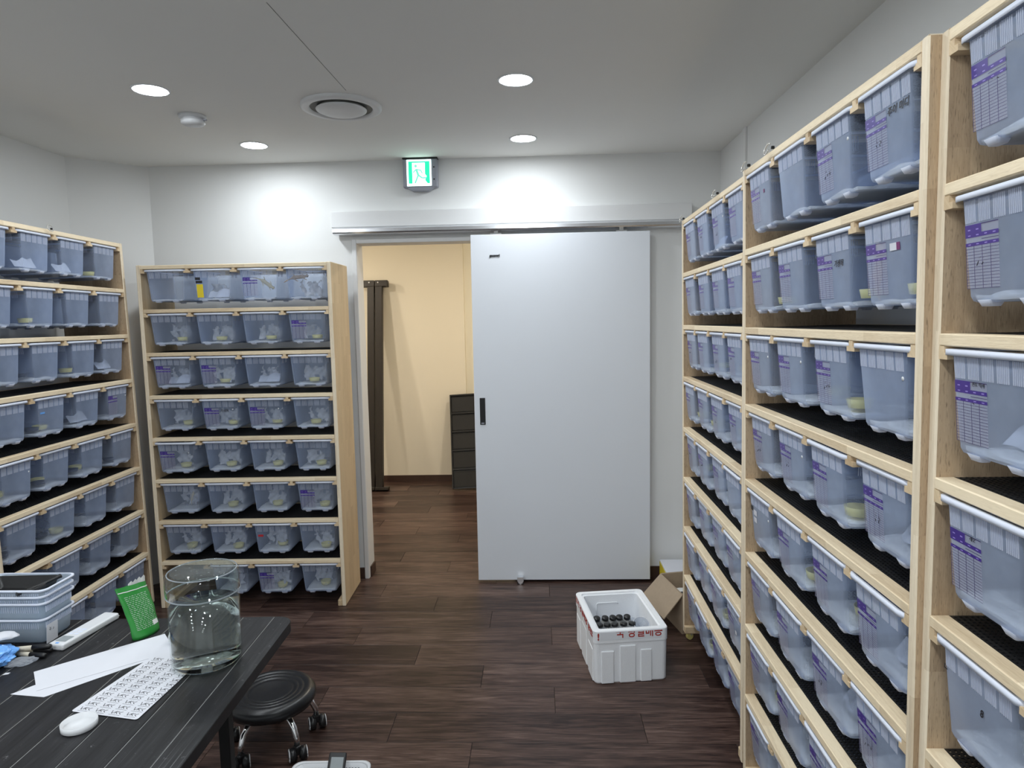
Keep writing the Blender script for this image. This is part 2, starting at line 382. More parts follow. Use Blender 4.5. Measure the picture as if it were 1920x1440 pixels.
# back wall with the doorway: three blocks in one wall
bm = bmesh.new()
prof = [(CHR[0]-.3, 0), (DOOR_L, 0), (DOOR_L, DOOR_H), (DOOR_R, DOOR_H), (DOOR_R, 0), (XR+.15, 0), (XR+.15, HC), (CHR[0]-.3, HC)]
fa = [bm.verts.new((x, YB, z)) for x, z in prof]; fb = [bm.verts.new((x, YB+WT, z)) for x, z in prof]
for q in ((0, 1, 2, 7), (7, 2, 3, 6), (3, 4, 5, 6)):
    bm.faces.new([fa[i] for i in q]); bm.faces.new([fb[i] for i in q][::-1])
for i in range(8):
    j = (i+1) % 8; bm.faces.new((fa[j], fa[i], fb[i], fb[j]))
structure('wall_back', mesh_from(bm, 'wall_back', 'wall_paint'), 'white back wall with the doorway cut into it')
def wall_strip(name, p, q, mat, label, t=.12, z1=HC):
    d = (Vector(q)-Vector(p)).normalized(); nrm = Vector((-d.y, d.x))*t
    bm = bmesh.new(); prism(bm, [p, q, (q[0]+nrm.x, q[1]+nrm.y), (p[0]+nrm.x, p[1]+nrm.y)], 0, z1)
    return structure(name, mesh_from(bm, name, mat), label)
wall_strip('wall_left_corner', CHL, CHR, 'wall_paint', 'short slanted white wall across the far left corner')
wall_strip('wall_left', (-2.70, YF), CHL, 'wall_paint', 'white wall behind the left rack')
wall_strip('wall_right', (XR-.003, YB), (XR+.016, YF), 'wall_paint', 'white wall behind the racks on the right')
wall_strip('wall_front', (XR+.1, YF), (-2.8, YF), 'wall_paint', 'white wall behind the camera')
structure('trim_1', box_me('trim_1', 'wall_paint', XR-.012, XR+.02, 3.60, 3.655, 0, HC), 'slim white upright strip on the right wall near the corner')
# door surround and baseboards
bm = bmesh.new()
for x0, x1, z0, z1 in ((DOOR_L-.022, DOOR_L+.006, 0, DOOR_H+.02), (DOOR_R-.006, DOOR_R+.03, 0, DOOR_H+.02), (DOOR_L+.006, DOOR_R-.006, DOOR_H-.006, DOOR_H+.02)):
    box(bm, x0, x1, YB-.012, YB+WT+.012, z0, z1, bev=.003, seg=1)
structure('trim_2', mesh_from(bm, 'trim_2', 'white_trim'), 'white frame lining the doorway')['kind'] = 'structure'
structure('baseboard_back', box_me('baseboard_back', 'brown_base', CHR[0], DOOR_L-.022, YB-.012, YB, 0, .07), 'dark brown baseboard on the back wall left of the doorway')
structure('baseboard_jamb', box_me('baseboard_jamb', 'brown_base', DOOR_L+.006, DOOR_L+.014, YB+.02, YB+WT+.012, 0, .07, bev=.002, seg=1), 'dark brown baseboard on the doorway reveal')
structure('baseboard_back_right', box_me('baseboard_back_right', 'brown_base', DOOR_R+.03, XR, YB-.012, YB, 0, .07), 'dark brown baseboard on the back wall behind the door')
# the room beyond
structure('wall_far', box_me('wall_far', 'cream_paint', -3.0, -.715, YFAR, YFAR+.1, 0, HC), 'cream wall of the room beyond the doorway')
structure('wall_far_recess', box_me('wall_far_recess', 'cream_paint_lit', -.715, .5, YFAR+.06, YFAR+.16, 0, HC), 'paler cream strip of wall right of the cream wall')
structure('wall_far_left', box_me('wall_far_left', 'cream_paint', -3.1, -3.0, YB+WT, YFAR, 0, HC), 'cream left wall of the room beyond')
structure('wall_far_right', box_me('wall_far_right', 'cream_paint', .5, .6, YB+WT, YFAR+.1, 0, HC), 'cream right wall of the room beyond')
structure('baseboard_far', box_me('baseboard_far', 'brown_base', -3.0, -.715, YFAR-.012, YFAR, 0, .065), 'dark brown baseboard under the cream wall')

# ------------------------------------------------------------------ sliding door, track, valance
DY = 4.0165
door = tag(bpy.data.objects.new('door_1', None), 'white sliding door panel pushed half across the doorway', None, None, 'structure'); C.objects.link(door)
door.location = (.145, DY, 0)
link('door_panel', box_me('door_panel', 'door_laminate', -.5265, .5265, 0, .038, .015, 2.115, bev=.002, seg=1), door)
hx = -.332-.145
hd = link('door_handle', box_me('door_handle', 'black_plastic', hx-.0165, hx+.0165, -.004, .002, .985, 1.148, bev=.0015, seg=1), door)
tag(hd, 'black recessed pull handle')
link('finger_recess', box_me('finger_recess', 'black_matt', hx-.010, hx+.010, -.005, -.0035, 1.005, 1.140, bev=.0005, seg=1), hd)
link('maker_plate', box_me('maker_plate', 'grey_plastic', hx-.009, hx+.009, -.0058, -.0045, .990, .998), hd)
lt = link('lettering', text_me('gecoreal', .0175, 'ink', .002, .0011), door); tag(lt, 'small bold black lettering'); lt.rotation_euler = (PI/2, 0, 0); lt.location = (-.24-.145, -.003, 1.992)
for hxx in (-.23, .506):
    bm = bmesh.new(); box(bm, hxx-.145-.032, hxx-.145+.032, .002, .03, 2.115, 2.124, bev=.001, seg=1); box(bm, hxx-.145-.012, hxx-.145+.012, .008, .022, 2.12, 2.15)
    link('door_hanger', mesh_from(bm, 'door_hanger', 'chrome'), door)
structure('trim_3', box_me('trim_3', 'white_trim', -1.21, .917, 4.028, YB, 2.178, 2.272, bev=.003, seg=1), 'white boxed cover above the sliding door')
bm = bmesh.new()
sec = [(4.008, 2.148), (4.012, 2.140), (4.030, 2.136), (4.080, 2.136), (4.080, 2.176), (4.024, 2.176), (4.010, 2.166)]
a = [bm.verts.new((-1.198, y, z)) for y, z in sec]; b = [bm.verts.new((1.04, y, z)) for y, z in sec]
bm.faces.new(a); bm.faces.new(b[::-1])
for i in range(len(sec)): j = (i+1) % len(sec); bm.faces.new((a[i], a[j], b[j], b[i]))
structure('trim_4', mesh_from(bm, 'trim_4', 'aluminium'), 'polished aluminium door track')
g = thing('floor_guide', 'small chrome door guide on the floor under the sliding door', 'door guide', TR(-.122, 4.0, 0))
bm = bmesh.new()
pts = [(-.019, .045), (.019, .045), (.019, .022), (.010, .006), (0, .0), (-.010, .006), (-.019, .022)]
va = [bm.verts.new((x, -.020, z)) for x, z in pts]; vb = [bm.verts.new((x, .012, z)) for x, z in pts]
bm.faces.new(va); bm.faces.new(vb[::-1])
for i in range(7): j = (i+1) % 7; bm.faces.new((va[i], va[j], vb[j], vb[i]))
link('bracket', mesh_from(bm, 'bracket', 'chrome'), g)
link('base_plate', box_me('base_plate', 'black_plastic', -.020, .020, -.016, .014, 0, .004), g)

# ------------------------------------------------------------------ ceiling fittings
ring_bm = bmesh.new(); lathe(ring_bm, [(.064, 0), (.064, -.004), (.071, -.005), (.074, -.003), (.074, 0)], 40)
ring_me = mesh_from(ring_bm, 'lamp_ring', 'lamp_ring', True)
lens_bm = bmesh.new(); lathe(lens_bm, [(0, -.0035), (.05, -.0035), (.0635, -.002)], 40); lens_me = mesh_from(lens_bm, 'lens', 'lamp_lens', True)
warm_bm = bmesh.new(); lathe(warm_bm, [(0, -.0035), (.05, -.0035), (.0635, -.002)], 40); warm_me = mesh_from(warm_bm, 'lens', 'warm_lens', True)
def downlight(x, y, label, me=lens_me, grp='white recessed ceiling lamps'):
    t = thing('ceiling_lamp', label, 'ceiling lamp', TR(x, y, HC), grp)
    link('ring', ring_me, t); link('lens', me, t)
downlight(-1.562, 2.797, 'round white ceiling lamp at left, beside the smoke detector')
downlight(-1.505, 3.676, 'round white ceiling lamp between smoke detector and back wall')
downlight(-.068, 2.818, 'round white ceiling lamp right of the round vent, nearer one')
downlight(-.055, 3.696, 'round white ceiling lamp on the right nearest the sliding door')
downlight(-1.60, 1.92, 'round white ceiling lamp at the top left corner of the view')
for y, nth in ((1.92, 'third'), (1.0, 'fourth'), (.1, 'fifth'), (-.45, 'sixth'), (-.9, 'seventh'), (-1.35, 'last')):  # sixth and last pairs: unseen lamps added to brighten door and rack fronts
    downlight(-.07, y, f'round white ceiling lamp, {nth} from back wall in the right row')
    if y < 1.9: downlight(-1.60, y, f'round white ceiling lamp, {nth} from back wall in the left row')
for x, y, w in ((-2.15, 5.3, 'left of the posts'), (-.12, 5.35, 'behind the sliding door'), (-2.75, 5.6, 'by the far left wall')):
    downlight(x, y, 'round warm ceiling lamp in the room beyond, ' + w, warm_me, 'warm lamps of the room beyond')
bm = bmesh.new(); prism(bm, [(-.7992, 2.10), (-.7968, 2.10), (-.7768, 2.88), (-.7792, 2.88)], HC-.0006, HC+.001)
structure('trim_5', mesh_from(bm, 'trim_5', 'vent_dark'), 'thin joint line in the ceiling board')
# smoke detector
t = thing('smoke_detector', 'white round smoke detector on the ceiling', 'smoke detector', TR(-1.569, 3.149, HC))
bm = bmesh.new(); lathe(bm, [(0, 0), (.060, 0), (.060, -.010), (.056, -.014), (0, -.014)], 32); link('base', mesh_from(bm, 'base', 'white_plastic', True), t)
bm = bmesh.new(); lathe(bm, [(.044, -.014), (.044, -.020), (.052, -.022), (.052, -.034), (.044, -.042), (.02, -.046), (0, -.046)], 32); link('sensor_head', mesh_from(bm, 'sensor_head', 'white_plastic', True), t)
link('indicator', box_me('indicator', 'grey_plastic', .045, .066, -.006, .006, -.024, -.018, bev=.002, seg=1), t)
# round air vent
t = thing('air_vent', 'large round air vent in the ceiling', 'air vent', TR(-.856, 3.08, HC))
bm = bmesh.new(); lathe(bm, [(.178, 0), (.178, -.010), (.168, -.016), (.146, -.017), (.138, -.012), (.138, 0)], 56); link('outer_ring', mesh_from(bm, 'outer_ring', 'white_trim', True), t)
bm = bmesh.new(); lathe(bm, [(.1375, -.008), (.118, .0), (.100, -.006), (.100, -.002)], 48); link('throat', mesh_from(bm, 'throat', 'vent_dark', True), t)
bm = bmesh.new(); lathe(bm, [(0, -.034), (.05, -.033), (.092, -.028), (.110, -.020), (.112, -.016), (.1, -.012), (0, -.012)], 48); link('diffuser_disc', mesh_from(bm, 'diffuser_disc', 'white_trim', True), t)
# exit sign
t = thing('exit_sign', 'lit green emergency exit sign under the ceiling', 'exit sign', TR(-.672, 4.045, 2.478))
link('housing', box_me('housing', 'grey_plastic', -.103, .103, 0, .050, -.074, .090, bev=.006), t)
link('top_plate', box_me('top_plate', 'black_plastic', -.104, .104, -.002, .05, .0905, .097), t)
bm = bmesh.new(); prism(bm, [(-.08, 0), (.08, 0), (.05, -.02), (-.05, -.02)], 0, .045)
o = link('lower_cover', mesh_from(bm, 'lower_cover', 'grey_plastic'), t); o.matrix_local = Matrix.Translation((0, .002, -.0735)) @ Matrix(((1, 0, 0, 0), (0, 0, 1, 0), (0, 1, 0, 0), (0, 0, 0, 1)))
link('light_face', box_me('light_face', 'sign_white', -.078, .067, -.003, .001, -.067, .084, bev=.001, seg=1), t)
def flat(name, pts, y, mat, parent):
    bm = bmesh.new(); va = [bm.verts.new((x, y, z)) for x, z in pts]; vb = [bm.verts.new((x, y+.0008, z)) for x, z in pts]
    bm.faces.new(va); bm.faces.new(vb[::-1])
    for i in range(len(pts)): j = (i+1) % len(pts); bm.faces.new((va[i], va[j], vb[j], vb[i]))
    return link(name, mesh_from(bm, name, mat), parent)
flat('green_field', [(-.068, -.054), (-.045, -.054), (-.045, .074), (-.068, .074)], -.0042, 'sign_green', t)
flat('green_field', [(.030, .074), (.030, .0), (.040, -.012), (.030, -.034), (.044, -.054), (.058, -.054), (.058, .074)], -.0042, 'sign_green', t)
flat('green_field', [(-.045, .066), (.030, .066), (.030, .074), (-.045, .074)], -.0042, 'sign_green', t)
bm = bmesh.new()
for p, q, r in (((-.022, .030), (-.010, -.005), .0075), ((-.010, -.005), (-.030, -.052), .0055), ((-.010, -.005), (.012, -.022), .0055), ((.012, -.022), (.036, -.022), .005), ((-.022, .028), (-.040, .010), .0042), ((-.022, .028), (.006, .022), .0042), ((.006, .022), (.014, .004), .004)):
    tube(bm, [(p[0], -.0048, p[1]), (q[0], -.0048, q[1])], r, 6)
bmesh.ops.create_uvsphere(bm, u_segments=10, v_segments=8, radius=.0085, matrix=Matrix.Translation((-.024, -.0048, .047)))
for v in bm.verts: v.co.y = -.0044 + (v.co.y+.0048)*.05
o = link('running_figure', mesh_from(bm, 'running_figure', 'sign_figure'), t); o['kind'] = 'stuff'
for z, mm in ((.040, 'black_plastic'), (-.030, 'black_plastic')):
    link('test_button', box_me('test_button', mm, .078, .087, -.003, .001, z-.004, z+.004, bev=.001, seg=1), t)

# ------------------------------------------------------------------ racks
ROWS, D, T, RH = 8, .350, .022, .0205
def rack_matrix(x, y, th, lean):
    return Matrix.Translation((x, y, 1.2)) @ Matrix.Rotation(th, 4, 'Z') @ Matrix.Rotation(lean, 4, 'X') @ Matrix.Translation((0, 0, -1.2))
W_, WM, WL = .9824, 1.0226, 1.047
LX, LY, LT = -2.2345, 3.6432, 1.6098
RACKS = {
 'M': dict(M=rack_matrix(-2.1573, 3.6427, .0221, .0099), W=WM, P=.2386, Zt=1.9449, z0=.0, panel='panel_wood_pale', place='doorway rack', label='short wooden rack of bins standing left of the doorway'),
 'L': dict(M=rack_matrix(LX - (WL+.018)*math.cos(LT), LY - (WL+.018)*math.sin(LT), LT, -.0206), W=WL, P=.2459, Zt=2.065, z0=.045, panel='panel_wood', place='left wall rack', label='tall wooden rack of bins along the left wall'),
 'B': dict(M=rack_matrix(.7027, 3.2562, -1.5871, .0071), W=W_, P=.2459, Zt=2.062, z0=.045, panel='panel_wood', place='far right rack', label='tall wooden rack on the right, farthest, beside the sliding door'),
 'C': dict(M=rack_matrix(.6709, 2.1865, -1.5764, .0128), W=W_, P=.2459, Zt=2.062, z0=.045, panel='panel_wood', place='middle right rack', label='tall wooden rack on the right, middle one of three'),
 'D': dict(M=rack_matrix(.6794, 1.1612, -1.5907, .0056), W=W_, P=.2459, Zt=2.062, z0=.045, panel='panel_wood', place='nearest right rack', label='tall wooden rack on the right, nearest, cut by the picture edge'),
}
_cache = {}
def cached(key, fn):
    if key not in _cache: _cache[key] = fn()
    return _cache[key]
def deck_mesh(W):
    bm = bmesh.new(); v0, v1 = .034, D-.026
    n = int((v1-v0)/.0095)
    for i in range(n+1):
        v = v0 + (v1-v0)*i/n; box(bm, .002, W-.002, v-.0022, v+.0022, -.0030, 0)
    m = int(W/.0105)
    for i in range(m+1):
        u = .003 + (W-.006)*i/m; box(bm, u-.0022, u+.0022, v0, v1, -.0034, -.0006)
    return mesh_from(bm, 'mesh_deck', 'mesh_black')
def runner_mesh(kind):
    bm = bmesh.new()
    if kind == 'mid': s = [(-.008, 0), (.008, 0), (.008, -.011), (.018, -.011), (.018, -.022), (-.018, -.022), (-.018, -.011), (-.008, -.011)]
    elif kind == 'left': s = [(0, 0), (.014, 0), (.014, -.011), (.024, -.011), (.024, -.022), (0, -.022)]
    else: s = [(0, 0), (0, -.022), (-.024, -.022), (-.024, -.011), (-.014, -.011), (-.014, 0)]
    va = [bm.verts.new((u, .001, z)) for u, z in s]; vb = [bm.verts.new((u, D-.03, z)) for u, z in s]
    bm.faces.new(va); bm.faces.new(vb[::-1]); n = len(s)
    for i in range(n): j = (i+1) % n; bm.faces.new((va[i], va[j], vb[j], vb[i]))
    return mesh_from(bm, 'runner', 'depth_wood')
def panel_mesh(mat, z0, Zt):
    bm = bmesh.new(); box(bm, -T/2, T/2, 0, D, z0, Zt+.002, bev=.003, seg=1); bm.normal_update()
    for f in bm.faces:
        if f.normal.y < -.6 or f.normal.z > .6: f.material_index = 1
    return mesh_from(bm, 'side_panel', (mat, 'edge_wood'))
caster_bm = bmesh.new()
tube(caster_bm, [(-.008, 0, .018), (.008, 0, .018)], .018, 14); caster_me = mesh_from(caster_bm, 'caster', 'yellow_dish')
def build_rack(key):
    R = RACKS[key]; W, P, Zt, z0 = R['W'], R['P'], R['Zt'], R['z0']
    t = thing('bin_rack', R['label'], 'rack', R['M'], None)
    pm = cached(('panel', R['panel'], z0, Zt), lambda: panel_mesh(R['panel'], z0, Zt))
    for u in (-T/2, W+T/2):
        o = link('side_panel', pm, t); o.location = (u, 0, 0)
        f = link('foot_batten', cached(('foot', z0), lambda: box_me('foot_batten', 'depth_wood', -.012, .012, -.003, D-.01, z0, z0+.036, bev=.003, seg=1)), t)
        f.location = (u + (-.0235 if u > .2 else .0235), .004, 0)
        if z0 > .02:
            for v in (.03, D-.04):
                c = link('caster', caster_me, t); c.location = (u + (-.004 if u > .2 else .004), v, .004); c.rotation_euler = (0, 0, .5)
                st = link('caster_stem', cached('stem', lambda: box_me('caster_stem', 'steel_wire', -.006, .006, -.012, .012, .026, .0445)), t); st.location = (u + (-.004 if u > .2 else .004), v, 0)
    rm = cached(('rail', W), lambda: box_me('shelf_rail', 'rail_wood', .0002, W-.0002, 0, .033, -RH, 0, bev=.002, seg=1))
    bk = cached(('brail', W), lambda: box_me('back_rail', 'rail_wood', .0002, W-.0002, D-.025, D-.002, -.04, 0, bev=.002, seg=1))
    cl = cached('cleat', lambda: box_me('side_cleat', 'depth_wood', -.009, .009, .0335, D-.026, -RH, -.004, bev=.001, seg=1))
    dm = cached(('deck', W), lambda: deck_mesh(W))
    cell = W/4
    for k in range(ROWS):
        z = Zt - k*P
        link('shelf_rail', rm, t).location = (0, 0, z)
        link('back_rail', bk, t).location = (0, 0, z)
        for u in (.0095, W-.0095): link('side_cleat', cl, t).location = (u, 0, z)
        d = link('mesh_deck', dm, t); d.location = (0, 0, z-.0005); d['kind'] = 'stuff'
        for i in range(5):
            kind = 'left' if i == 0 else 'right' if i == 4 else 'mid'
            o = link('runner', cached(('run', kind), lambda: runner_mesh(kind)), t); o.location = (i*cell, 0, z-RH-.0004)
    return t
for k_ in RACKS: build_rack(k_)

# ------------------------------------------------------------------ bins
BW1, BW0, BD1, BD0, BH = .206, .184, .318, .296, .166
BV0 = .006
def bin_body():
    bm = bmesh.new()
    def s(w, d, r, z): return [(x, y, z) for x, y in rrect(w, d, r, 5)]
    loft(bm, [s(BW0-.020, BD0-.020, .012, 0), s(BW0-.007, BD0-.007, .017, .0025), s(BW0, BD0, .020, .010), s(BW1, BD1, .020, BH)], True, False)
    return mesh_from(bm, 'bin_body', 'bin_plastic')
def bin_rim():
    bm = bmesh.new()
    def s(w, d, r, z): return [(x, y, z) for x, y in rrect(w, d, r, 5)]
    rings = loft(bm, [s(BW1-.001, BD1-.001, .020, BH-.001), s(BW1+.021, BD1+.011, .024, BH-.001), s(BW1+.023, BD1+.014, .025, BH-.0045), s(BW1+.024, BD1+.015, .025, BH-.0045), s(BW1+.024, BD1+.015, .025, BH+.005), s(BW1-.001, BD1-.001, .020, BH+.006), s(BW1-.003, BD1-.003, .020, BH-.001)], False, False)
    a, b = rings[0], rings[-1]; n = len(a)
    for k in range(n): bm.faces.new((b[k], b[(k+1) % n], a[(k+1) % n], a[k]))
    return mesh_from(bm, 'rim', 'rim_plastic')
def front_y(z): return -(BD0 + (BD1-BD0)*(z-.010)/(BH-.010))/2
def half_w(z): return (BW0 + (BW1-BW0)*(z-.010)/(BH-.010))/2
def bin_ribs():
    bm = bmesh.new()
    za, zb = BH-.006, BH-.041
    for g in range(5):
        for i in range(7):
            x = -.082 + g*.0345 + i*.0040
            ya, yb = front_y(za), front_y(zb)
            vs_ = [bm.verts.new(p) for p in ((x-.0009, yb-.0002, zb), (x+.0009, yb-.0002, zb), (x+.0009, ya-.0002, za), (x-.0009, ya-.0002, za), (x-.0006, yb-.0016, zb), (x+.0006, yb-.0016, zb), (x+.0006, ya-.0016, za), (x-.0006, ya-.0016, za))]
            for q in ((4, 5, 6, 7), (0, 4, 7, 3), (5, 1, 2, 6), (0, 1, 5, 4), (3, 7, 6, 2)): bm.faces.new([vs_[k] for k in q])
    for sx in (-1, 1):
        for g in range(2):
            for i in range(6):
                y = -.13 + g*.05 + i*.0050
                a, b = half_w(za)*sx, half_w(zb)*sx
                vs_ = [bm.verts.new(p) for p in ((b+.0002*sx, y-.001, zb), (b+.0002*sx, y+.001, zb), (a+.0002*sx, y+.001, za), (a+.0002*sx, y-.001, za), (b+.0015*sx, y, zb), (a+.0015*sx, y, za))]
                for q in ((0, 4, 5, 3), (4, 1, 2, 5), (0, 1, 4), (3, 5, 2)): bm.faces.new([vs_[k] for k in q])
    return mesh_from(bm, 'vent_ribs', 'rib_plastic')
def front_plate(name, mat, x0, x1, z0, z1, off=.0012, th=.0004):
    """thin sheet lying on the sloping front of a bin, with a UV map"""
    bm = bmesh.new(); uvl = bm.loops.layers.uv.new('UVMap')
    co = [(x0, z0), (x1, z0), (x1, z1), (x0, z1)]
    A = [bm.verts.new((x, front_y(z)-off, z)) for x, z in co]; B = [bm.verts.new((x, front_y(z)-off+th, z)) for x, z in co]
    f = bm.faces.new(A)
    for l, q in zip(f.loops, ((0, 0), (1, 0), (1, 1), (0, 1))): l[uvl].uv = q
    for i in range(4): j = (i+1) % 4; bm.faces.new((A[j], A[i], B[i], B[j]))
    for ff in bm.faces:
        if ff is not f:
            for l in ff.loops: l[uvl].uv = (.75, .95)
    me = bpy.data.meshes.new(name); bm.to_mesh(me); bm.free(); me.materials.append(MAT[mat]); return me
body_me, rim_me, ribs_me = bin_body(), bin_rim(), bin_ribs()
chart_me = front_plate('record_chart', 'chart_print', -.084, -.004, .022, .122)
bm = bmesh.new()
loft(bm, [[(x*.8, y*.8, -.0065) for x, y in rrect(.032, .020, .004, 2)], [(x, y, .004) for x, y in rrect(.036, .026, .005, 2)]], True, True)
foot_me = mesh_from(bm, 'bin_foot', 'rib_plastic')
bm = bmesh.new(); lathe(bm, [(0, 0), (.004, .0), (.004, -.0015), (0, -.0018)], 12); dot_me = mesh_from(bm, 'button_sticker', 'white_plastic')
def ink_strokes(seed):
    """loose hand strokes, a few syllable-like marks"""
    bm = bmesh.new(); rn = random.Random(seed)
    for ch in range(rn.randint(2, 4)):
        ox = ch*.011
        for s in range(rn.randint(2, 4)):
            x, z = ox + rn.uniform(0, .006), rn.uniform(0, .011)
            tube(bm, [(x, 0, z), (x+rn.uniform(-.004, .005), 0, z+rn.uniform(-.007, .004))], .0006, 4)
    return mesh_from(bm, 'handwriting', 'ink')
ink_me = [ink_strokes(s) for s in range(5)]
name_me = text_me('기생목', .017, 'ink', .0002, .0002)
# contents
def bedding_mesh(seed):
    bm = bmesh.new(); rn = Vector((seed*3.1, seed*1.7, 0)); nx, ny = 10, 16
    g = []
    for j in range(ny+1):
        row = []
        for i in range(nx+1):
            x, y = -.083+.166*i/nx, -.138+.276*j/ny
            z = .010 + .011*max(0, mnoise.noise(Vector((x*22, y*16, 0))+rn)) + .003*mnoise.noise(Vector((x*90, y*90, 1))+rn)
            row.append(bm.verts.new((x, y, z)))
        g.append(row)
    for j in range(ny):
        for i in range(nx): f = bm.faces.new((g[j][i], g[j][i+1], g[j+1][i+1], g[j+1][i])); f.smooth = True
    edge = [g[0][i] for i in range(nx+1)] + [g[j][nx] for j in range(1, ny+1)] + [g[ny][i] for i in range(nx-1, -1, -1)] + [g[j][0] for j in range(ny-1, 0, -1)]
    lo = [bm.verts.new((v.co.x*.98, v.co.y*.98, .0035)) for v in edge]; n = len(edge)
    for k in range(n): bm.faces.new((edge[(k+1) % n], edge[k], lo[k], lo[(k+1) % n]))
    bm.faces.new(lo)
    return mesh_from(bm, 'bedding', 'bedding')
bed_me = [bedding_mesh(s) for s in range(3)]
def dish_mesh(mat, r, h):
    bm = bmesh.new(); lathe(bm, [(0, 0), (r*.86, 0), (r, h), (r*.92, h), (r*.80, .004), (0, .004)], 20); return mesh_from(bm, 'food_dish', mat)
dish_y, dish_k = dish_mesh('yellow_dish', .030, .020), dish_mesh('dark_dish', .032, .014)
def carton_mesh(seed):
    """torn piece of grey egg carton standing on edge: cups in relief, ragged outline"""
    bm = bmesh.new(); rn = random.Random(seed); nx, nz = 22, 16; g = {}
    ox = rn.uniform(0, 5)
    for j in range(nz+1):
        for i in range(nx+1):
            x, z = -.075+.15*i/nx, .105*j/nz
            y = .012*math.sin(x*150+ox)*math.sin(z*150+1.1) + .05*z
            g[i, j] = (x + .004*math.sin(z*90+ox), y, z)
    keep = set()
    for j in range(nz):
        for i in range(nx):
            x, z = (i+.5)/nx*2-1, (j+.5)/nz
            top = .62 + .45*mnoise.noise(Vector((x*2.3+seed*5, seed, 0)))
            side = .72 + .35*mnoise.noise(Vector((z*3.0, seed*7, 2)))
            hole = mnoise.noise(Vector((x*3, z*3, seed*3.3)))
            if z < top and abs(x) < side and hole > -.33: keep.add((i, j))
    vsA, vsB = {}, {}
    def va(k):
        if k not in vsA: vsA[k] = bm.verts.new(g[k])
        return vsA[k]
    def vb(k):
        if k not in vsB: p = g[k]; vsB[k] = bm.verts.new((p[0], p[1]+.0025, p[2]))
        return vsB[k]
    for i, j in keep:
        q = [(i, j), (i+1, j), (i+1, j+1), (i, j+1)]
        f = bm.faces.new([va(k) for k in q]); f.smooth = True
        f = bm.faces.new([vb(k) for k in q][::-1]); f.smooth = True
        for e in range(4):
            di, dj = ((0, -1), (1, 0), (0, 1), (-1, 0))[e]
            if (i+di, j+dj) not in keep: bm.faces.new((va(q[(e+1) % 4]), va(q[e]), vb(q[e]), vb(q[(e+1) % 4])))
    return mesh_from(bm, 'egg_carton', 'egg_carton')
carton_me = [carton_mesh(s) for s in range(1, 6)]
def paper_mesh(seed):
    bm = bmesh.new(); rn = random.Random(seed); nx = 8; A = []; B = []
    for i in range(nx+1):
        x = -.06+.12*i/nx; h = .028 + .022*i/nx + .006*math.sin(i*1.3+seed)
        y = .006*math.sin(i*1.1+seed)
        A.append((x, y, 0)); B.append((x+.004, y+.022+.004*math.sin(i), h))
    vA = [bm.verts.new(p) for p in A]; vB = [bm.verts.new(p) for p in B]
    vC = [bm.verts.new((p[0], p[1]+.0015, p[2])) for p in A]; vD = [bm.verts.new((p[0], p[1]+.0015, p[2])) for p in B]
    for i in range(nx):
        for q in ((vA[i], vA[i+1], vB[i+1], vB[i]), (vC[i+1], vC[i], vD[i], vD[i+1]), (vB[i], vB[i+1], vD[i+1], vD[i]), (vA[i+1], vA[i], vC[i], vC[i+1])): bm.faces.new(q)
    bm.faces.new((vA[0], vB[0], vD[0], vC[0])); bm.faces.new((vA[nx], vC[nx], vD[nx], vB[nx]))
    return mesh_from(bm, 'paper_sheet', 'paper')
paper_me = [paper_mesh(s) for s in range(3)]

ORD = ['first', 'second', 'third', 'fourth', 'fifth', 'sixth', 'seventh', 'lowest']
SHELF = ['top', 'second', 'third', 'fourth', 'fifth', 'sixth', 'seventh', 'lowest']
COLS = ['leftmost', 'second', 'third', 'rightmost']
CHART = {
 'M': {0: [2], 1: [3], 2: [0, 1], 3: [1, 2], 4: [0], 5: [3], 7: [2]},
 'L': {3: [3]},
 'B': {0: [0, 1, 2, 3], 1: [0, 1, 2, 3], 2: [0, 1, 2, 3], 3: [0, 1, 2, 3], 4: [0, 1, 2], 5: [0, 1, 2, 3], 6: [0, 1, 2, 3], 7: [0, 1, 2, 3]},
 'C': {0: [0, 2, 3], 1: [0, 1, 2, 3], 2: [0, 1, 2], 3: [0, 1, 2, 3], 4: [1, 2, 3], 5: [0, 1, 2, 3], 6: [0, 1, 2, 3], 7: [0, 1, 2, 3]},
 'D': {0: [0], 1: [0], 2: [0], 3: [0]},
}
SKIP = {'L': {(7, 0), (6, 0)}, 'M': {(7, 0)}, 'C': {(7, 2), (7, 3), (6, 3)}}
DOTS = {('M', 3, 1), ('M', 4, 0), ('L', 4, 0), ('L', 3, 3), ('C', 0, 2), ('C', 2, 0), ('C', 2, 1), ('C', 2, 3), ('C', 3, 1), ('C', 4, 0), ('B', 0, 2), ('M', 3, 2)}
YELLOW = {'M': {(1, 0), (1, 1), (1, 2), (1, 3), (2, 1), (2, 2), (2, 3), (3, 0), (3, 1), (3, 2), (3, 3), (4, 0), (4, 1), (4, 2), (4, 3), (5, 1), (5, 2), (5, 3), (6, 0), (6, 1), (6, 2), (6, 3), (7, 2), (7, 3)},
          'L': {(0, 3), (1, 1), (2, 2), (2, 0), (3, 1), (4, 0), (4, 1), (4, 2), (5, 1), (0, 0)},
          'B': {(2, 2), (3, 0), (3, 2), (4, 1), (2, 1), (5, 0), (5, 2), (6, 1), (4, 0), (6, 2), (7, 1), (3, 1)},
          'C': {(0, 3), (1, 0), (1, 2), (1, 3), (2, 1), (2, 2), (3, 2), (4, 1), (4, 2), (5, 0), (5, 1), (5, 2), (6, 2), (6, 0), (7, 0)}, 'D': set()}
DARK = {'L': {(2, 1), (3, 1), (4, 1), (4, 2), (4, 3), (5, 0), (5, 1), (3, 2), (6, 3)}, 'M': set(), 'B': set(), 'C': set(), 'D': set()}
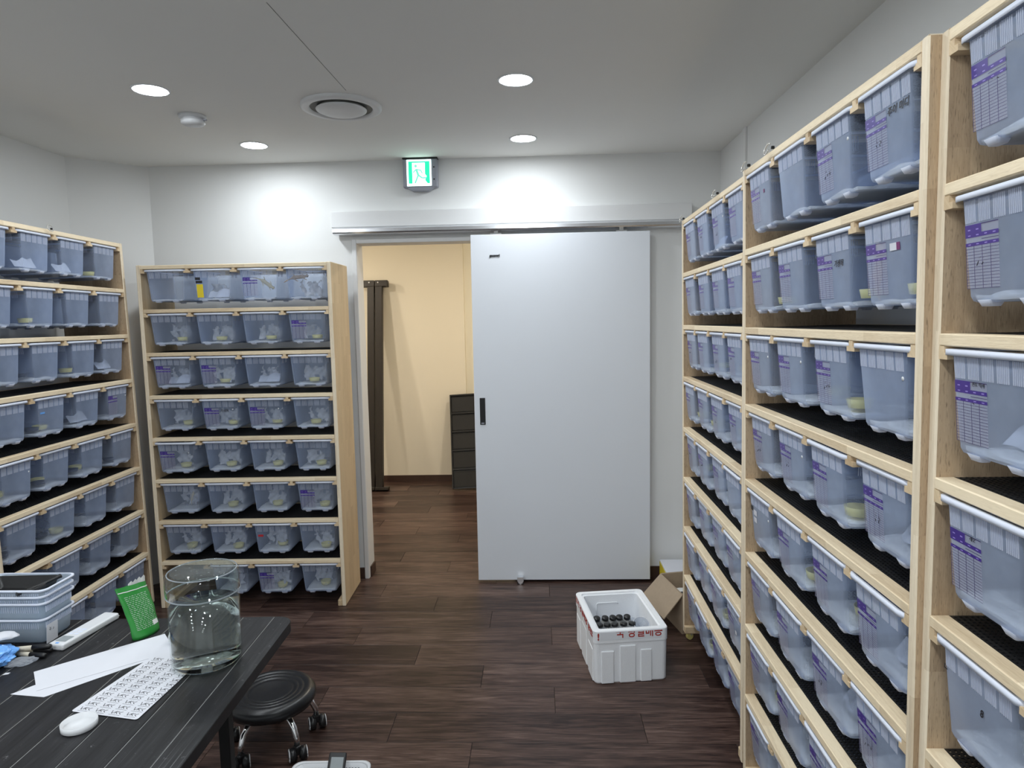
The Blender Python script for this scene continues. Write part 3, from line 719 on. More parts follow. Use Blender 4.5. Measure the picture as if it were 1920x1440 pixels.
PAPER = {'M': {(2, 0), (2, 2), (0, 1)}, 'L': {(2, 3), (3, 2), (0, 2), (0, 1)}, 'B': {(0, 1)}, 'C': {(4, 3), (3, 3), (6, 2), (5, 2)}, 'D': {(2, 0)}}
BIN_M = {}
rb = random.Random(3)
for key, R in RACKS.items():
    cell = R['W']/4
    for k in range(ROWS):
        for i in range(4):
            if key == 'D' and (i > 0 or k > 4): continue
            if (k, i) in SKIP.get(key, ()): continue
            z = R['Zt'] - k*R['P'] - RH - .0005 - .011 - .0005 - (BH-.001) + .0012
            v = BV0 + BD1/2 + rb.uniform(-.004, .006)
            if key == 'M' and (k, i) == (4, 0): v -= .022
            Mb = R['M'] @ Matrix.Translation(((i+.5)*cell, v, z)) @ Matrix.Rotation(rb.uniform(-.006, .006), 4, 'Z')
            BIN_M[key, k, i] = Mb
            where = f"{COLS[i]} on {SHELF[k]} shelf of {R['place']}"
            chart = i in CHART[key].get(k, ())
            t = thing('storage_bin', ('see-through plastic bin with purple chart, ' if chart else 'plain see-through plastic bin, ') + where, 'bin', Mb, 'bins of the ' + R['place'])
            link('bin_body', body_me, t); link('rim', rim_me, t)
            o = link('vent_ribs', ribs_me, t); o['kind'] = 'stuff'
            for sx in (-1, 1):
                for yy in (-BD0/2+.014, BD0/2-.014): link('bin_foot', foot_me, t).location = (sx*.048, yy, 0)
            if chart:
                ch = link('record_chart', chart_me, t)
                if key in 'BCD' and rb.random() < .6:
                    o = link('handwriting', rb.choice(ink_me), ch); zz = rb.uniform(.055, .085); o.location = (-.035 + rb.uniform(-.02, .0), front_y(zz)-.0016, zz); o.rotation_euler = (-.07, 0, 0); o['kind'] = 'stuff'
            if (key, k, i) in DOTS:
                zz = .112; o = link('button_sticker', dot_me, t); o.matrix_local = Matrix.Translation((.075, front_y(zz)-.0008, zz)) @ Matrix.Rotation(PI/2, 4, 'X')
            inside = f"bin {COLS[i]} on {SHELF[k]} shelf of {R['place']}"
            b = link('bedding', bed_me[rb.randrange(3)]); b.matrix_world = Mb @ Matrix.Rotation(PI*rb.randrange(2), 4, 'Z'); tag(b, 'pale bedding inside ' + inside, 'bedding', 'bedding in the bins')
            if (k, i) in YELLOW[key]:
                o = link('food_dish', dish_y); x, y = (rb.uniform(.01, .045), rb.uniform(-.11, -.03)); o.matrix_world = Mb @ Matrix.Translation((x, y, .020)); tag(o, 'yellow food dish inside ' + inside, 'dish', 'yellow dishes in the bins')
            if (k, i) in DARK[key]:
                o = link('water_dish', dish_k); o.matrix_world = Mb @ Matrix.Translation((-.035, rb.uniform(-.10, -.04), .022)); tag(o, 'dark water dish inside ' + inside, 'dish', 'dark dishes in the bins')
            if (k, i) in PAPER[key]:
                o = link('paper_sheet', paper_me[rb.randrange(3)]); o.matrix_world = Mb @ Matrix.Translation((.01, -.10, .020)); tag(o, 'crumpled white paper inside ' + inside, 'paper')
            if key == 'M' and (k, i) not in ((0, 0), (0, 2)):
                o = link('egg_carton', carton_me[rb.randrange(5)]); o.matrix_world = Mb @ Matrix.Translation((rb.uniform(-.005, .012), rb.uniform(-.075, -.02), .018)) @ Matrix.Rotation(rb.uniform(-.3, .3), 4, 'Z') @ Matrix.Diagonal((1.12, 1, 1.22, 1)); tag(o, 'torn grey egg carton inside ' + inside, 'egg carton', 'egg carton pieces in the bins')
bins = {}
for o in C.objects:
    pass
def bin_child(key, k, i, name, me, loc=None, label=None, rot=None):
    """stick a part on the front of one particular bin"""
    for o in C.objects:
        if o.type == 'EMPTY' and o.name.startswith('storage_bin') and o.matrix_world == o.matrix_world and (o.matrix_basis.translation - BIN_M[key, k, i].translation).length < 1e-4:
            c = link(name, me, o)
            if loc: c.location = loc
            if rot: c.rotation_euler = rot
            if label: tag(c, label)
            return c
def writing(key, k, i, me, x, z, label='black handwriting'):
    c = bin_child(key, k, i, 'handwriting', me, (x, front_y(z)-.0018, z), label, (PI/2-.07, 0, 0)); return c
writing('C', 1, 2, name_me, .032, .098); writing('M', 3, 1, name_me, .030, .105)
writing('C', 0, 3, text_me('주이 미디', .019, 'ink', .0002, .0002), .040, .112)
writing('D', 2, 0, text_me('핀토 믹(4)', .0075, 'ink'), -.023, .118); writing('D', 3, 0, text_me('레오', .008, 'ink'), -.024, .118)
writing('D', 4, 0, text_me('8', .016, 'ink', .0002, .0003), .012, .095); writing('D', 4, 0, text_me('\u3134', .014, 'ink', .0002, .0003), -.083, .122)
def plate(key, k, i, name, mat, x0, x1, z0, z1, label=None): bin_child(key, k, i, name, front_plate(name, mat, x0, x1, z0, z1, .0016), None, label)
plate('M', 0, 1, 'black_sticker', 'ink', -.088, -.060, .113, .128, 'black sticker'); plate('M', 0, 1, 'black_sticker', 'ink', -.086, -.050, .095, .109, 'black sticker')
plate('M', 0, 1, 'yellow_sticker', 'yellow_print', -.083, -.048, .018, .090, 'yellow sticker')
plate('M', 6, 2, 'red_sticker', 'red_print', -.080, -.050, .096, .108, 'red sticker')
plate('C', 1, 3, 'white_sticker', 'paper', .010, .034, .103, .117, 'white sticker'); plate('C', 1, 3, 'maroon_sticker', 'maroon_print', .034, .046, .103, .117, 'maroon sticker')
plate('C', 0, 0, 'maroon_sticker', 'maroon_print', .032, .042, .098, .108, 'maroon sticker')
plate('C', 4, 0, 'black_sticker', 'ink', -.085, -.065, .105, .120, 'black sticker'); plate('C', 4, 0, 'white_sticker', 'paper', -.060, -.030, .095, .112, 'white sticker'); plate('C', 4, 0, 'white_sticker', 'paper', -.060, -.034, .072, .088, 'white sticker')
plate('L', 3, 1, 'blue_sticker', 'blue_bag', -.075, -.045, .100, .108, 'small blue sticker')
plate('C', 6, 2, 'white_sticker', 'paper', .035, .044, .050, .085, 'white sticker'); plate('B', 6, 3, 'white_sticker', 'paper', .012, .030, .065, .078, 'white sticker')

# geckos clinging to the inside of the bin fronts
def gecko(me_name, mat):
    me = bpy.data.meshes.new(me_name)
    V = [(0, 0, 0), (0, 0, .014), (0, 0, .026), (0, 0, .034), (0, 0, .044), (0, 0, .050), (0, 0, -.014), (.003, 0, -.028), (.008, 0, -.042), (.014, 0, -.056),
         (.011, 0, .030), (.016, -.001, .040), (-.011, 0, .026), (-.016, -.001, .015), (.010, 0, -.006), (.018, -.001, .004), (-.010, 0, -.008), (-.017, -.001, -.018)]
    E = [(0, 1), (1, 2), (2, 3), (3, 4), (4, 5), (0, 6), (6, 7), (7, 8), (8, 9), (2, 10), (10, 11), (2, 12), (12, 13), (6, 14), (14, 15), (6, 16), (16, 17)]
    Rr = [.0085, .0085, .007, .0055, .0075, .003, .007, .0045, .0032, .0012, .0026, .0022, .0026, .0022, .003, .0024, .003, .0024]
    me.from_pydata(V, E, []); o = bpy.data.objects.new('gecko_tmp', me); C.objects.link(o)
    sk = o.modifiers.new('skin', 'SKIN'); 
    for sv, r in zip(me.skin_vertices[0].data, Rr): sv.radius = (r, r*.7)
    me.skin_vertices[0].data[0].use_root = True
    sb = o.modifiers.new('sub', 'SUBSURF'); sb.levels = 1; sb.render_levels = 1
    dg = bpy.context.evaluated_depsgraph_get(); out = bpy.data.meshes.new_from_object(o.evaluated_get(dg))
    bpy.data.objects.remove(o)
    out.materials.clear(); out.materials.append(MAT[mat])
    for p in out.polygons: p.use_smooth = True
    return out
eye_me = None
def put_gecko(key, k, i, mat, x, z, rot, s, label):
    Mb = BIN_M[key, k, i]
    t = link('gecko', gecko('gecko', mat)); t.matrix_world = Mb @ Matrix.Translation((x, front_y(z)+.009, z)) @ Matrix.Rotation(rot, 4, 'Y') @ Matrix.Scale(s, 4)
    tag(t, label, 'gecko')
    for sx in (-1, 1):
        bm = bmesh.new(); bmesh.ops.create_uvsphere(bm, u_segments=8, v_segments=6, radius=.0017, matrix=Matrix.Translation((sx*.0055, -.0025, .045)))
        link('eye', mesh_from(bm, 'eye', 'ink', True), t)
put_gecko('M', 0, 2, 'gecko_cream', .035, .095, 2.2, 1.25, 'cream gecko clinging inside third bin on top shelf of doorway rack')
put_gecko('M', 0, 3, 'gecko_brown', -.042, .118, 1.45, 1.35, 'brown gecko clinging inside rightmost bin on top shelf of doorway rack')
put_gecko('M', 5, 0, 'gecko_cream', .060, .085, .3, .8, 'pale gecko inside leftmost bin on sixth shelf of doorway rack')
put_gecko('C', 1, 3, 'gecko_pink', -.060, .075, .1, 1.15, 'pinkish gecko inside rightmost bin on second shelf of middle right rack')

# wire hooks clipped on the top rails
def hook(key, u, label, dz=0.):
    M = RACKS[key]['M'] @ Matrix.Translation((u, 0, RACKS[key]['Zt']))
    t = thing('wire_hook', label, 'hook', M)
    bm = bmesh.new()
    tube(bm, [(.022*math.cos(a)-.024, -.010+.004*math.sin(a), .006+.014*math.sin(a)) for a in [math.radians(40+290*i/20) for i in range(21)]], .0021, 6)
    link('wire_loop', mesh_from(bm, 'wire_loop', 'steel_wire'), t)
    link('clip', box_me('clip', 'black_plastic', -.007, -.001, -.006, .004, .0004, .009, bev=.0015, seg=1), t)
hook('C', .262, 'wire hook on top rail of middle right rack, nearer one'); hook('C', .048, 'wire hook on top rail of middle right rack, by its far post')
hook('B', .660, 'wire hook on top rail of far right rack, nearer one'); hook('B', .03, 'wire hook on top rail of far right rack, beside the back wall')
hook('L', .505, 'wire hook on top rail of left wall rack')

# ------------------------------------------------------------------ beyond the doorway
def lean_matrix(x, y0, y1, h): return Matrix.Translation((x, y0, 0)) @ Matrix.Rotation(-math.atan2(y1-y0, h), 4, 'X')
for x, lab in ((-1.615, 'dark metal post leaning on the cream wall, left of the pair'), (-1.537, 'dark metal post leaning on the cream wall, right of the pair')):
    t = thing('metal_post', lab, 'post', lean_matrix(x, 6.33, 6.62, 2.0), 'dark posts beyond the doorway')
    link('upright', box_me('upright', 'dark_metal', -.034, .034, -.03, .03, .030, 2.0, bev=.004), t)
    s = -1 if x < -1.58 else 1
    xa, xb = (-.098, .037) if s < 0 else (-.036, .090)
    o = link('top_bracket', box_me('top_bracket', 'dark_metal', xa, xb, -.036, .03, 1.985, 2.045, bev=.003, seg=1), t)
    link('bracket_hole', box_me('bracket_hole', 'white_plastic', -.006+.028*s*-.2-.02*(s < 0), .006+.028*s*-.2-.02*(s < 0), -.038, -.035, 2.018, 2.030, bev=.001, seg=1), o)
    link('foot_plate', box_me('foot_plate', 'dark_metal', (-.06 if s < 0 else -.037), (.037 if s < 0 else .09), -.05, .035, .006, .034, bev=.003, seg=1), t)
t = thing('leaning_board', 'black ribbed panel leaning on the wall beside the door edge', 'panel', lean_matrix(-.585, 6.28, 6.64, .93))
t.matrix_world = lean_matrix(-.585, 6.28, 6.64, .93) @ Matrix.Rotation(-.05, 4, 'Y')
link('backing', box_me('backing', 'black_plastic', -.24, .24, .004, .016, .03, .96), t)
for k in range(5):
    link('recess_panel', box_me('recess_panel', 'black_matt', -.225, .225, -.002, .005, .045+.185*k, .195+.185*k, bev=.002, seg=1), t)
    link('cross_rib', box_me('cross_rib', 'black_plastic', -.24, .24, -.014, .008, .205+.185*k, .222+.185*k, bev=.003, seg=1), t)
for x0 in (-.24, .228): link('side_rib', box_me('side_rib', 'black_plastic', x0, x0+.012, -.014, .006, .030, .96, bev=.002, seg=1), t)
t = thing('wall_socket', 'white power socket on the cream wall beside the posts', 'socket', TR(-1.745, YFAR-.001, .83))
link('face_plate', box_me('face_plate', 'white_plastic', -.036, .036, -.009, 0, -.06, .06, bev=.003), t)
for z in (-.025, .025):
    bm = bmesh.new(); lathe(bm, [(0, .0), (.017, 0), (.017, .002), (.013, .002), (.012, .001), (0, .001)], 20)
    o = link('outlet', mesh_from(bm, 'outlet', 'vent_grey'), t); o.matrix_local = Matrix.Translation((0, -.009, z)) @ Matrix.Rotation(PI/2, 4, 'X')

# ------------------------------------------------------------------ styrofoam box, its vials and cup
SB = TR(.228, 2.842, 0, .125)
SW, SL, SH = .338, .44, .243
t = thing('styrofoam_box', 'open white styrofoam box with red lettering on the floor', 'box', SB)
def srect(x0, x1, y0, y1, r, z): return [(x+(x0+x1)/2, y+(y0+y1)/2, z) for x, y in rrect(x1-x0, y1-y0, r, 4)]
bm = bmesh.new(); e = .005
loft(bm, [srect(e+.004, SW-e-.004, e+.004, SL-e-.004, .018, 0), srect(e, SW-e, e, SL-e, .022, .006), srect(e*.6, SW-e*.6, e*.6, SL-e*.6, .022, SH-.058), srect(0, SW, 0, SL, .024, SH-.056), srect(0, SW, 0, SL, .024, SH-.003), srect(.003, SW-.003, .003, SL-.003, .022, SH),
          srect(.024, SW-.024, .024, SL-.024, .018, SH), srect(.026, SW-.026, .026, SL-.026, .018, SH-.008), srect(.034, SW-.034, .034, SL-.034, .018, SH-.009), srect(.040, SW-.040, .040, SL-.040, .018, .04)], True, True, False)
body = link('box_body', mesh_from(bm, 'box_body', 'styrofoam'), t)
# raised pads pressed into the sides
def pad(x0, x1, z0, z1, y):
    o = link('side_pad', box_me('side_pad', 'styrofoam', x0, x1, y-.004, y+.004, z0, z1, bev=.0035), t); return o
pad(.035, .092, .002, .150, .0025); pad(.118, .190, .002, .172, .0025); pad(.212, .262, .002, .150, .0025)
for y0, y1, z1 in ((.03, .13, .150), (.17, .28, .172), (.32, .41, .150)):
    link('side_pad', box_me('side_pad', 'styrofoam', .0012, .008, y0, y1, .002, z1, bev=.0035), t)
link('packing_tape', box_me('packing_tape', 'tape_film', .030, SW-.03, -.0008, .0015, SH-.042, SH-.006), t)
def cut_text(txt, width, height, bold=.0006):
    # printed line whose upper half is lost under the folded rim: keep only the lower part
    me = text_me(txt, .05, 'red_ink', .0004, bold)
    xs = [v.co.x for v in me.vertices]; ys = [v.co.y for v in me.vertices]
    sx, sy = width/(max(xs)-min(xs)), height/(max(ys)-min(ys)); y0 = min(ys)
    bm = bmesh.new(); bm.from_mesh(me)
    for v in bm.verts: v.co.x = (v.co.x-(max(xs)+min(xs))/2)*sx; v.co.y = (v.co.y-y0)*sy
    bmesh.ops.bisect_plane(bm, geom=bm.verts[:]+bm.edges[:]+bm.faces[:], plane_co=(0, height*.52, 0), plane_no=(0, 1, 0), clear_outer=True)
    bm.to_mesh(me); bm.free(); return me
o = link('lettering', cut_text('국 당일배송', .208, .050), t); o.matrix_local = Matrix.Translation((.205, -.0014, SH-.034)) @ Matrix.Rotation(PI/2, 4, 'X'); o['kind'] = 'stuff'
o = link('lettering', cut_text('전국 당일배송 좋음!', .40, .055), t); o.matrix_local = Matrix.Translation((-.0012, .215, SH-.036)) @ Matrix.Rotation(-PI/2, 4, 'Z') @ Matrix.Rotation(PI/2, 4, 'X'); o['kind'] = 'stuff'
o = link('lettering', text_me('!', .042, 'red_ink', .0004, .0012), t); o.matrix_local = Matrix.Translation((.022, -.0014, SH-.026)) @ Matrix.Rotation(PI/2, 4, 'X'); o['kind'] = 'stuff'
tube_bm = bmesh.new(); tube(tube_bm, [(.10, SL-.0425, .08), (.10, SL-.0425, .19), (.105, SL-.0425, .197), (.20, SL-.0425, .197), (.21, SL-.0425, .19)], .0028, 8)
link('inner_moulding', mesh_from(tube_bm, 'inner_moulding', 'styrofoam'), t)
link('ice_pack', box_me('ice_pack', 'film_plastic', .046, SW-.046, .046, SL-.05, .041, .122, bev=.012), None)
icep = C.objects['ice_pack']; icep.matrix_world = SB; tag(icep, 'clear flat ice pack at the bottom of the styrofoam box', 'ice pack')
vb_bm = bmesh.new(); lathe(vb_bm, [(0, 0), (.019, 0), (.021, .004), (.021, .050), (.016, .058), (.016, .062)], 18); vial_me = mesh_from(vb_bm, 'vial_body', 'film_plastic', True)
vf_bm = bmesh.new(); lathe(vf_bm, [(0, .002), (.0185, .002), (.0185, .046), (0, .048)], 14); fill_me = mesh_from(vf_bm, 'filling', 'crust_beige', True)
vc_bm = bmesh.new(); lathe(vc_bm, [(0, .060), (.0165, .060), (.0165, .072), (.014, .074), (0, .074)], 18); cap_me = mesh_from(vc_bm, 'cap', 'black_plastic', True)
VO = ['left end', 'second', 'middle', 'fourth', 'right end']
for r_ in range(2):
    for i in range(5):
        v = thing('vial', f"small vial with black cap, {'front' if r_ == 0 else 'back'} row, {VO[i]} in the styrofoam box", 'vial', SB @ Matrix.Translation((.066+.038*i, .165+.095*r_, .124)) @ Matrix.Rotation(.25*(1 if r_ else -.3), 4, 'X') @ Matrix.Rotation(rb.uniform(-.08, .08), 4, 'Y'), 'capped vials in the styrofoam box')
        link('vial_body', vial_me, v); link('filling', fill_me, v); link('cap', cap_me, v)
cb_bm = bmesh.new(); lathe(cb_bm, [(0, 0), (.030, 0), (.036, .045), (.0375, .045), (.0375, .047), (.035, .047), (.029, .003), (0, .003)], 26)
cup = thing('plastic_cup', 'clear plastic cup lying in the right of the styrofoam box', 'cup', SB @ Matrix.Translation((.262, .185, .150)) @ Matrix.Rotation(.5, 4, 'X'))
link('cup_wall', mesh_from(cb_bm, 'cup_wall', 'film_plastic', True), cup)
rim_bm = bmesh.new(); tube(rim_bm, [(.0375*math.cos(2*PI*a/24), .0375*math.sin(2*PI*a/24), .046) for a in range(25)], .0016, 6); link('cup_rim', mesh_from(rim_bm, 'cup_rim', 'white_plastic', True), cup)

# ------------------------------------------------------------------ cardboard box behind it
CB = TR(.657, 3.60, 0, math.atan2(-.28, .06))     # local x runs from the far corner to the near corner along the hinge
t = thing('cardboard_box', 'open brown cardboard box between styrofoam box and far right rack', 'box', CB)
cw, cd, chh = .286, .25, .212
def slab_poly(name, mat, pts, th):
    n = (Vector(pts[1])-Vector(pts[0])).cross(Vector(pts[2])-Vector(pts[0])).normalized()*th
    bm = bmesh.new(); a = [bm.verts.new(p) for p in pts]; b = [bm.verts.new(Vector(p)+n) for p in pts]
    bm.faces.new(a[::-1]); bm.faces.new(b)
    for i in range(len(pts)): j = (i+1) % len(pts); bm.faces.new((a[i], a[j], b[j], b[i]))
    return mesh_from(bm, name, mat)
link('box_wall', box_me('box_wall', 'cardboard', 0, cw, 0, .004, .001, chh), t)
link('box_wall', box_me('box_wall', 'cardboard', 0, cw, cd-.004, cd, .001, chh), t)
link('box_wall', box_me('box_wall', 'cardboard', 0, .004, .004, cd-.004, .001, chh), t)
link('box_wall', box_me('box_wall', 'cardboard', cw-.004, cw, .004, cd-.004, .001, chh), t)
link('box_bottom', box_me('box_bottom', 'cardboard_inside', .004, cw-.004, .004, cd-.004, .001, .005), t)
# the flap hangs outwards (towards the aisle): local -y is the aisle side
link('flap', slab_poly('flap', 'cardboard', [(0, 0, chh), (cw, 0, chh-.004), (cw+.006, -.102, chh-.118), (.0, -.108, chh-.112)], .004), t)
link('flap', slab_poly('flap', 'cardboard_inside', [(0, .004, chh), (0, cd-.004, chh), (-.030, cd-.02, chh-.09), (-.030, .03, chh-.09)], .004), t)
link('flap', slab_poly('flap', 'cardboard', [(.01, cd, chh), (cw-.01, cd, chh), (cw-.01, cd+.05, chh+.10), (.01, cd+.05, chh+.10)], .004), t)
t = thing('snack_packet', 'white black and green packet inside the cardboard box', 'packet', CB @ Matrix.Translation((.15, .10, .125)) @ Matrix.Rotation(.25, 4, 'Y'))
def pillow(name, mat, w, h, th, nx=10, ny=10, crinkle=.004, seed=0):
    bm = bmesh.new(); gA = {}; gB = {}
    for j in range(ny+1):
        for i in range(nx+1):
            u, v = i/nx*2-1, j/ny*2-1
            k = max(0, (1-u**2)*(1-v**4))**.5*th
            c = crinkle*mnoise.noise(Vector((u*3+seed, v*3, seed)))
            x, y = u*w/2, v*h/2
            gA[i, j] = bm.verts.new((x, y, k/2+.0006+c)); gB[i, j] = bm.verts.new((x, y, -k/2-.0006+c))
    for j in range(ny):
        for i in range(nx):
            f = bm.faces.new((gA[i, j], gA[i+1, j], gA[i+1, j+1], gA[i, j+1])); f.smooth = True
            f = bm.faces.new((gB[i, j+1], gB[i+1, j+1], gB[i+1, j], gB[i, j])); f.smooth = True
    for i in range(nx):
        bm.faces.new((gA[i+1, 0], gA[i, 0], gB[i, 0], gB[i+1, 0])); bm.faces.new((gA[i, ny], gA[i+1, ny], gB[i+1, ny], gB[i, ny]))
    for j in range(ny):
        bm.faces.new((gA[0, j], gA[0, j+1], gB[0, j+1], gB[0, j])); bm.faces.new((gA[nx, j+1], gA[nx, j], gB[nx, j], gB[nx, j+1]))
    return mesh_from(bm, name, mat, True)
link('bag', pillow('bag', 'pouch_white', .17, .15, .06, seed=3), t)
link('black_print', box_me('black_print', 'ink', -.02, .07, -.05, -.005, .024, .034, bev=.004), t)
link('green_print', box_me('green_print', 'lime_print', -.06, .05, .035, .055, .020, .031, bev=.004), t)
link('flat_box', box_me('flat_box', 'paper', .735, 1.0, 3.80, 4.05, .001, .128, bev=.002, seg=1))
o = C.objects['flat_box']; tag(o, 'white box with yellow end standing behind the cardboard box', 'box')
link('yellow_end', box_me('yellow_end', 'yellow_print', .7335, .7352, 3.805, 4.045, .012, .120), o)

# ------------------------------------------------------------------ work table
TZ = .72; TT = .030
TM = TR(-.752, 1.955, 0, math.radians(1.6))        # local origin: far right corner of the top; -x along the far edge, -y towards the viewer
t = thing('work_table', 'black stained plank work table at lower left', 'table', TM)
TL, TWD = 1.10, 1.38
edges = [0, .062, .157, .258, .352, .452, .552, .652, .752, .852, .952, 1.052, 1.152, 1.252, TWD]
for i, (a, b) in enumerate(zip(edges, edges[1:])):
    bm = bmesh.new()
    if i == 0:
        r = .045; pts = [(-b+.0008, -TL)] + [(-r+r*math.cos(x), -r+r*math.sin(x)) for x in [PI/2*k/8 for k in range(9)]][::-1]
        pts = [(-b+.0008, 0)] + [(-r+r*math.sin(x), -r+r*math.cos(x)) for x in [PI/2*k/8 for k in range(9)]] + [(0, -TL), (-b+.0008, -TL)]
        prism(bm, pts, TZ-TT, TZ)
    else: prism(bm, [(-b+.0008, 0), (-a-.0008, 0), (-a-.0008, -TL), (-b+.0008, -TL)], TZ-TT, TZ)
    es = [e for e in bm.edges if all(v.co.z > TZ-1e-5 for v in e.verts)]
    bmesh.ops.bevel(bm, geom=es, offset=.0016, segments=1, affect='EDGES')
    link('plank', mesh_from(bm, 'plank', 'table_wood'), t)
for x, y in ((-.19, -.09), (-1.30, -.09), (-.19, -1.0), (-1.30, -1.0)):
    link('leg', box_me('leg', 'black_matt', x-.016, x+.016, y-.016, y+.016, 0, TZ-TT-.0005, bev=.002, seg=1), t)
for y in (-.09, -1.0): link('apron', box_me('apron', 'black_matt', -1.284, -.206, y-.012, y+.012, TZ-TT-.045, TZ-TT-.0005, bev=.002, seg=1), t)
# pale filler in the grooves between planks
for i, a in enumerate(edges[1:-1]):
    link('groove_filler', cached('filler', lambda: box_me('groove_filler', 'groove_dust', -.0007, .0007, -TL+.002, -.002, TZ-TT+.001, TZ-.0012)), t).location = (-a, 0, 0)
# remote
TS = TZ + .0003
rem = thing('remote_control', 'white air conditioner remote lying on the work table', 'remote', TR(-1.330, 1.842, TS, math.radians(82)))
link('case', box_me('case', 'white_plastic', -.105, .105, -.025, .025, 0, .019, bev=.006, seg=3, smooth=False), rem)
link('screen', box_me('screen', 'lcd_grey', -.088, -.056, -.017, .017, .0185, .0198, bev=.0005, seg=1), rem)
link('power_button', box_me('power_button', 'blue_bag', -.100, -.094, -.005, .005, .0185, .0198, bev=.0005, seg=1), rem)
for k in range(6):
    link('button', box_me('button', 'rim_plastic', -.045+.014*(k//2), -.036+.014*(k//2), -.016+.018*(k % 2), -.002+.018*(k % 2), .0185, .0197, bev=.0004, seg=1), rem)
link('seam', box_me('seam', 'vent_grey', -.1052, .1052, -.0252, .0252, .0085, .0095, bev=.0002, seg=1), rem)
# sticker sheets
def sheet(name, corners, z, label, mat='paper', th=.0004, r=0):
    bm = bmesh.new(); pts = [Vector((x, y)) for x, y in corners]
    if r:
        out = []
        for i, p in enumerate(pts):
            a = (pts[i-1]-p).normalized()*r; b = (pts[(i+1) % len(pts)]-p).normalized()*r
            for k in range(5): s = k/4; out.append(p + a*(1-s)**2 + b*s**2)
        pts = out
    prism(bm, [(p.x, p.y) for p in pts], z, z+th)
    o = link(name, mesh_from(bm, name, mat)); tag(o, label, 'sheet'); return o
sheet('blank_sheet', [(-1.298, 1.520), (-1.205, 1.508), (-1.005, 1.735), (-1.11, 1.79)], TS, 'blank white sheet peeking out under another blank sheet')
sheet('blank_sheet', [(-1.319, 1.624), (-1.243, 1.534), (-1.003, 1.735), (-1.091, 1.837)], TS+.0008, 'blank glossy white sticker sheet left of the water jar')
P0, P1, P2, P3 = Vector((-1.095, 1.447)), Vector((-.918, 1.414)), Vector((-.930, 1.655)), Vector((-1.066, 1.735))
sh = sheet('sticker_sheet', [tuple(P0), tuple(P1), (-.905, 1.70), (-1.045, 1.735)], TS+.0016, 'white sticker sheet printed with rows of black logos', r=.008)
bm = bmesh.new()
o0 = Vector((-1.095, 1.447)); ex = (Vector((-.918, 1.414))-o0); ey = (Vector((-1.045, 1.735))-o0)
exn, eyn = ex.normalized(), ey.normalized()
def stroke(p, q, w):
    p, q = Vector(p), Vector(q); d = (q-p).normalized(); n = Vector((-d.y, d.x))*w
    prism(bm, [tuple(p-n), tuple(q-n), tuple(q+n), tuple(p+n)], TS+.0020, TS+.0023)
LOGO = [((0, 1), (.16, 0), 1.0), ((.16, 0), (.46, 1), .7), ((.40, .05), (.40, .75), .7), ((.66, .95), (.44, .5), .9), ((.44, .5), (.66, .02), .9), ((.98, .95), (.74, .5), .9), ((.74, .5), (.98, .02), .9)]
for j in range(13):
    for i in range(4):
        if j == 12 and i < 2: continue
        b0 = o0 + ex*(.07+.235*i) + ey*(.035+.073*j)
        for (ax, ay), (bx, by), w in LOGO:
            stroke(b0+exn*ax*.029+eyn*ay*.011, b0+exn*bx*.029+eyn*by*.011, .0007*w)
        stroke(b0-eyn*.004, b0-eyn*.004+exn*.030, .00025)
o = link('printed_logos', mesh_from(bm, 'printed_logos', 'ink'), sh); o['kind'] = 'stuff'
# white lid
bm = bmesh.new(); lathe(bm, [(0, 0), (.034, 0), (.0365, .002), (.0365, .015), (.0345, .015), (.0338, .0035), (0, .0035)], 40)
o = link('plastic_lid', mesh_from(bm, 'plastic_lid', 'white_plastic')); o.location = (-1.034, 1.389, TS); tag(o, 'round white plastic lid lying open side up on the table', 'lid')
# jar
jar = thing('glass_jar', 'tall clear lidded jar two thirds full of water on the table', 'jar', TR(-.884, 1.676, TS))
R0 = .0870; JH = .255
bm = bmesh.new(); lathe(bm, [(0, 0), (R0-.010, 0), (R0-.002, .004), (R0, .012), (R0, .215), (R0-.003, .215), (R0-.003, .016), (R0-.008, .008), (0, .008)], 56); link('jar_wall', mesh_from(bm, 'jar_wall', 'jar_glass', True), jar)
bm = bmesh.new(); lathe(bm, [(0, .0078), (R0-.0085, .0078), (R0-.0028, .0162), (R0-.0028, .165), (0, .165)], 56); link('water', mesh_from(bm, 'water', 'jar_water', True), jar)
bm = bmesh.new(); lathe(bm, [(R0+.001, .195), (R0+.004, .195), (R0+.004, .245), (R0-.002, .252), (R0-.006, JH), (R0-.010, JH), (R0-.010, JH-.004), (R0-.001, .244), (R0+.001, .240), (R0+.001, .195)], 56); ld = link('jar_lid', mesh_from(bm, 'jar_lid', 'jar_glass', True), jar)
bm = bmesh.new(); lathe(bm, [(0, JH), (R0-.0102, JH), (R0-.0102, JH-.004), (0, JH-.004)], 56); link('lid_top', mesh_from(bm, 'lid_top', 'lid_haze'), ld)
for zz in (JH-.0035, .196):
    bm = bmesh.new(); rr = R0-.003 if zz > .2 else R0+.003
    tube(bm, [(rr*math.cos(2*PI*a/48), rr*math.sin(2*PI*a/48), zz) for a in range(49)], .0016, 6); link('lid_edge', mesh_from(bm, 'lid_edge', 'film_plastic', True), ld)
bm = bmesh.new(); rd = random.Random(5)
for k in range(22):
    a, r = rd.uniform(0, 2*PI), R0*.85*rd.random()**.5
    bmesh.ops.create_uvsphere(bm, u_segments=8, v_segments=5, radius=1, matrix=Matrix.Translation((r*math.cos(a), r*math.sin(a), JH)) @ Matrix.Diagonal((rd.uniform(.0015, .004), rd.uniform(.0015, .003), .0012, 1)))
o = link('water_drops', mesh_from(bm, 'water_drops', 'jar_water', True), jar); o['kind'] = 'stuff'
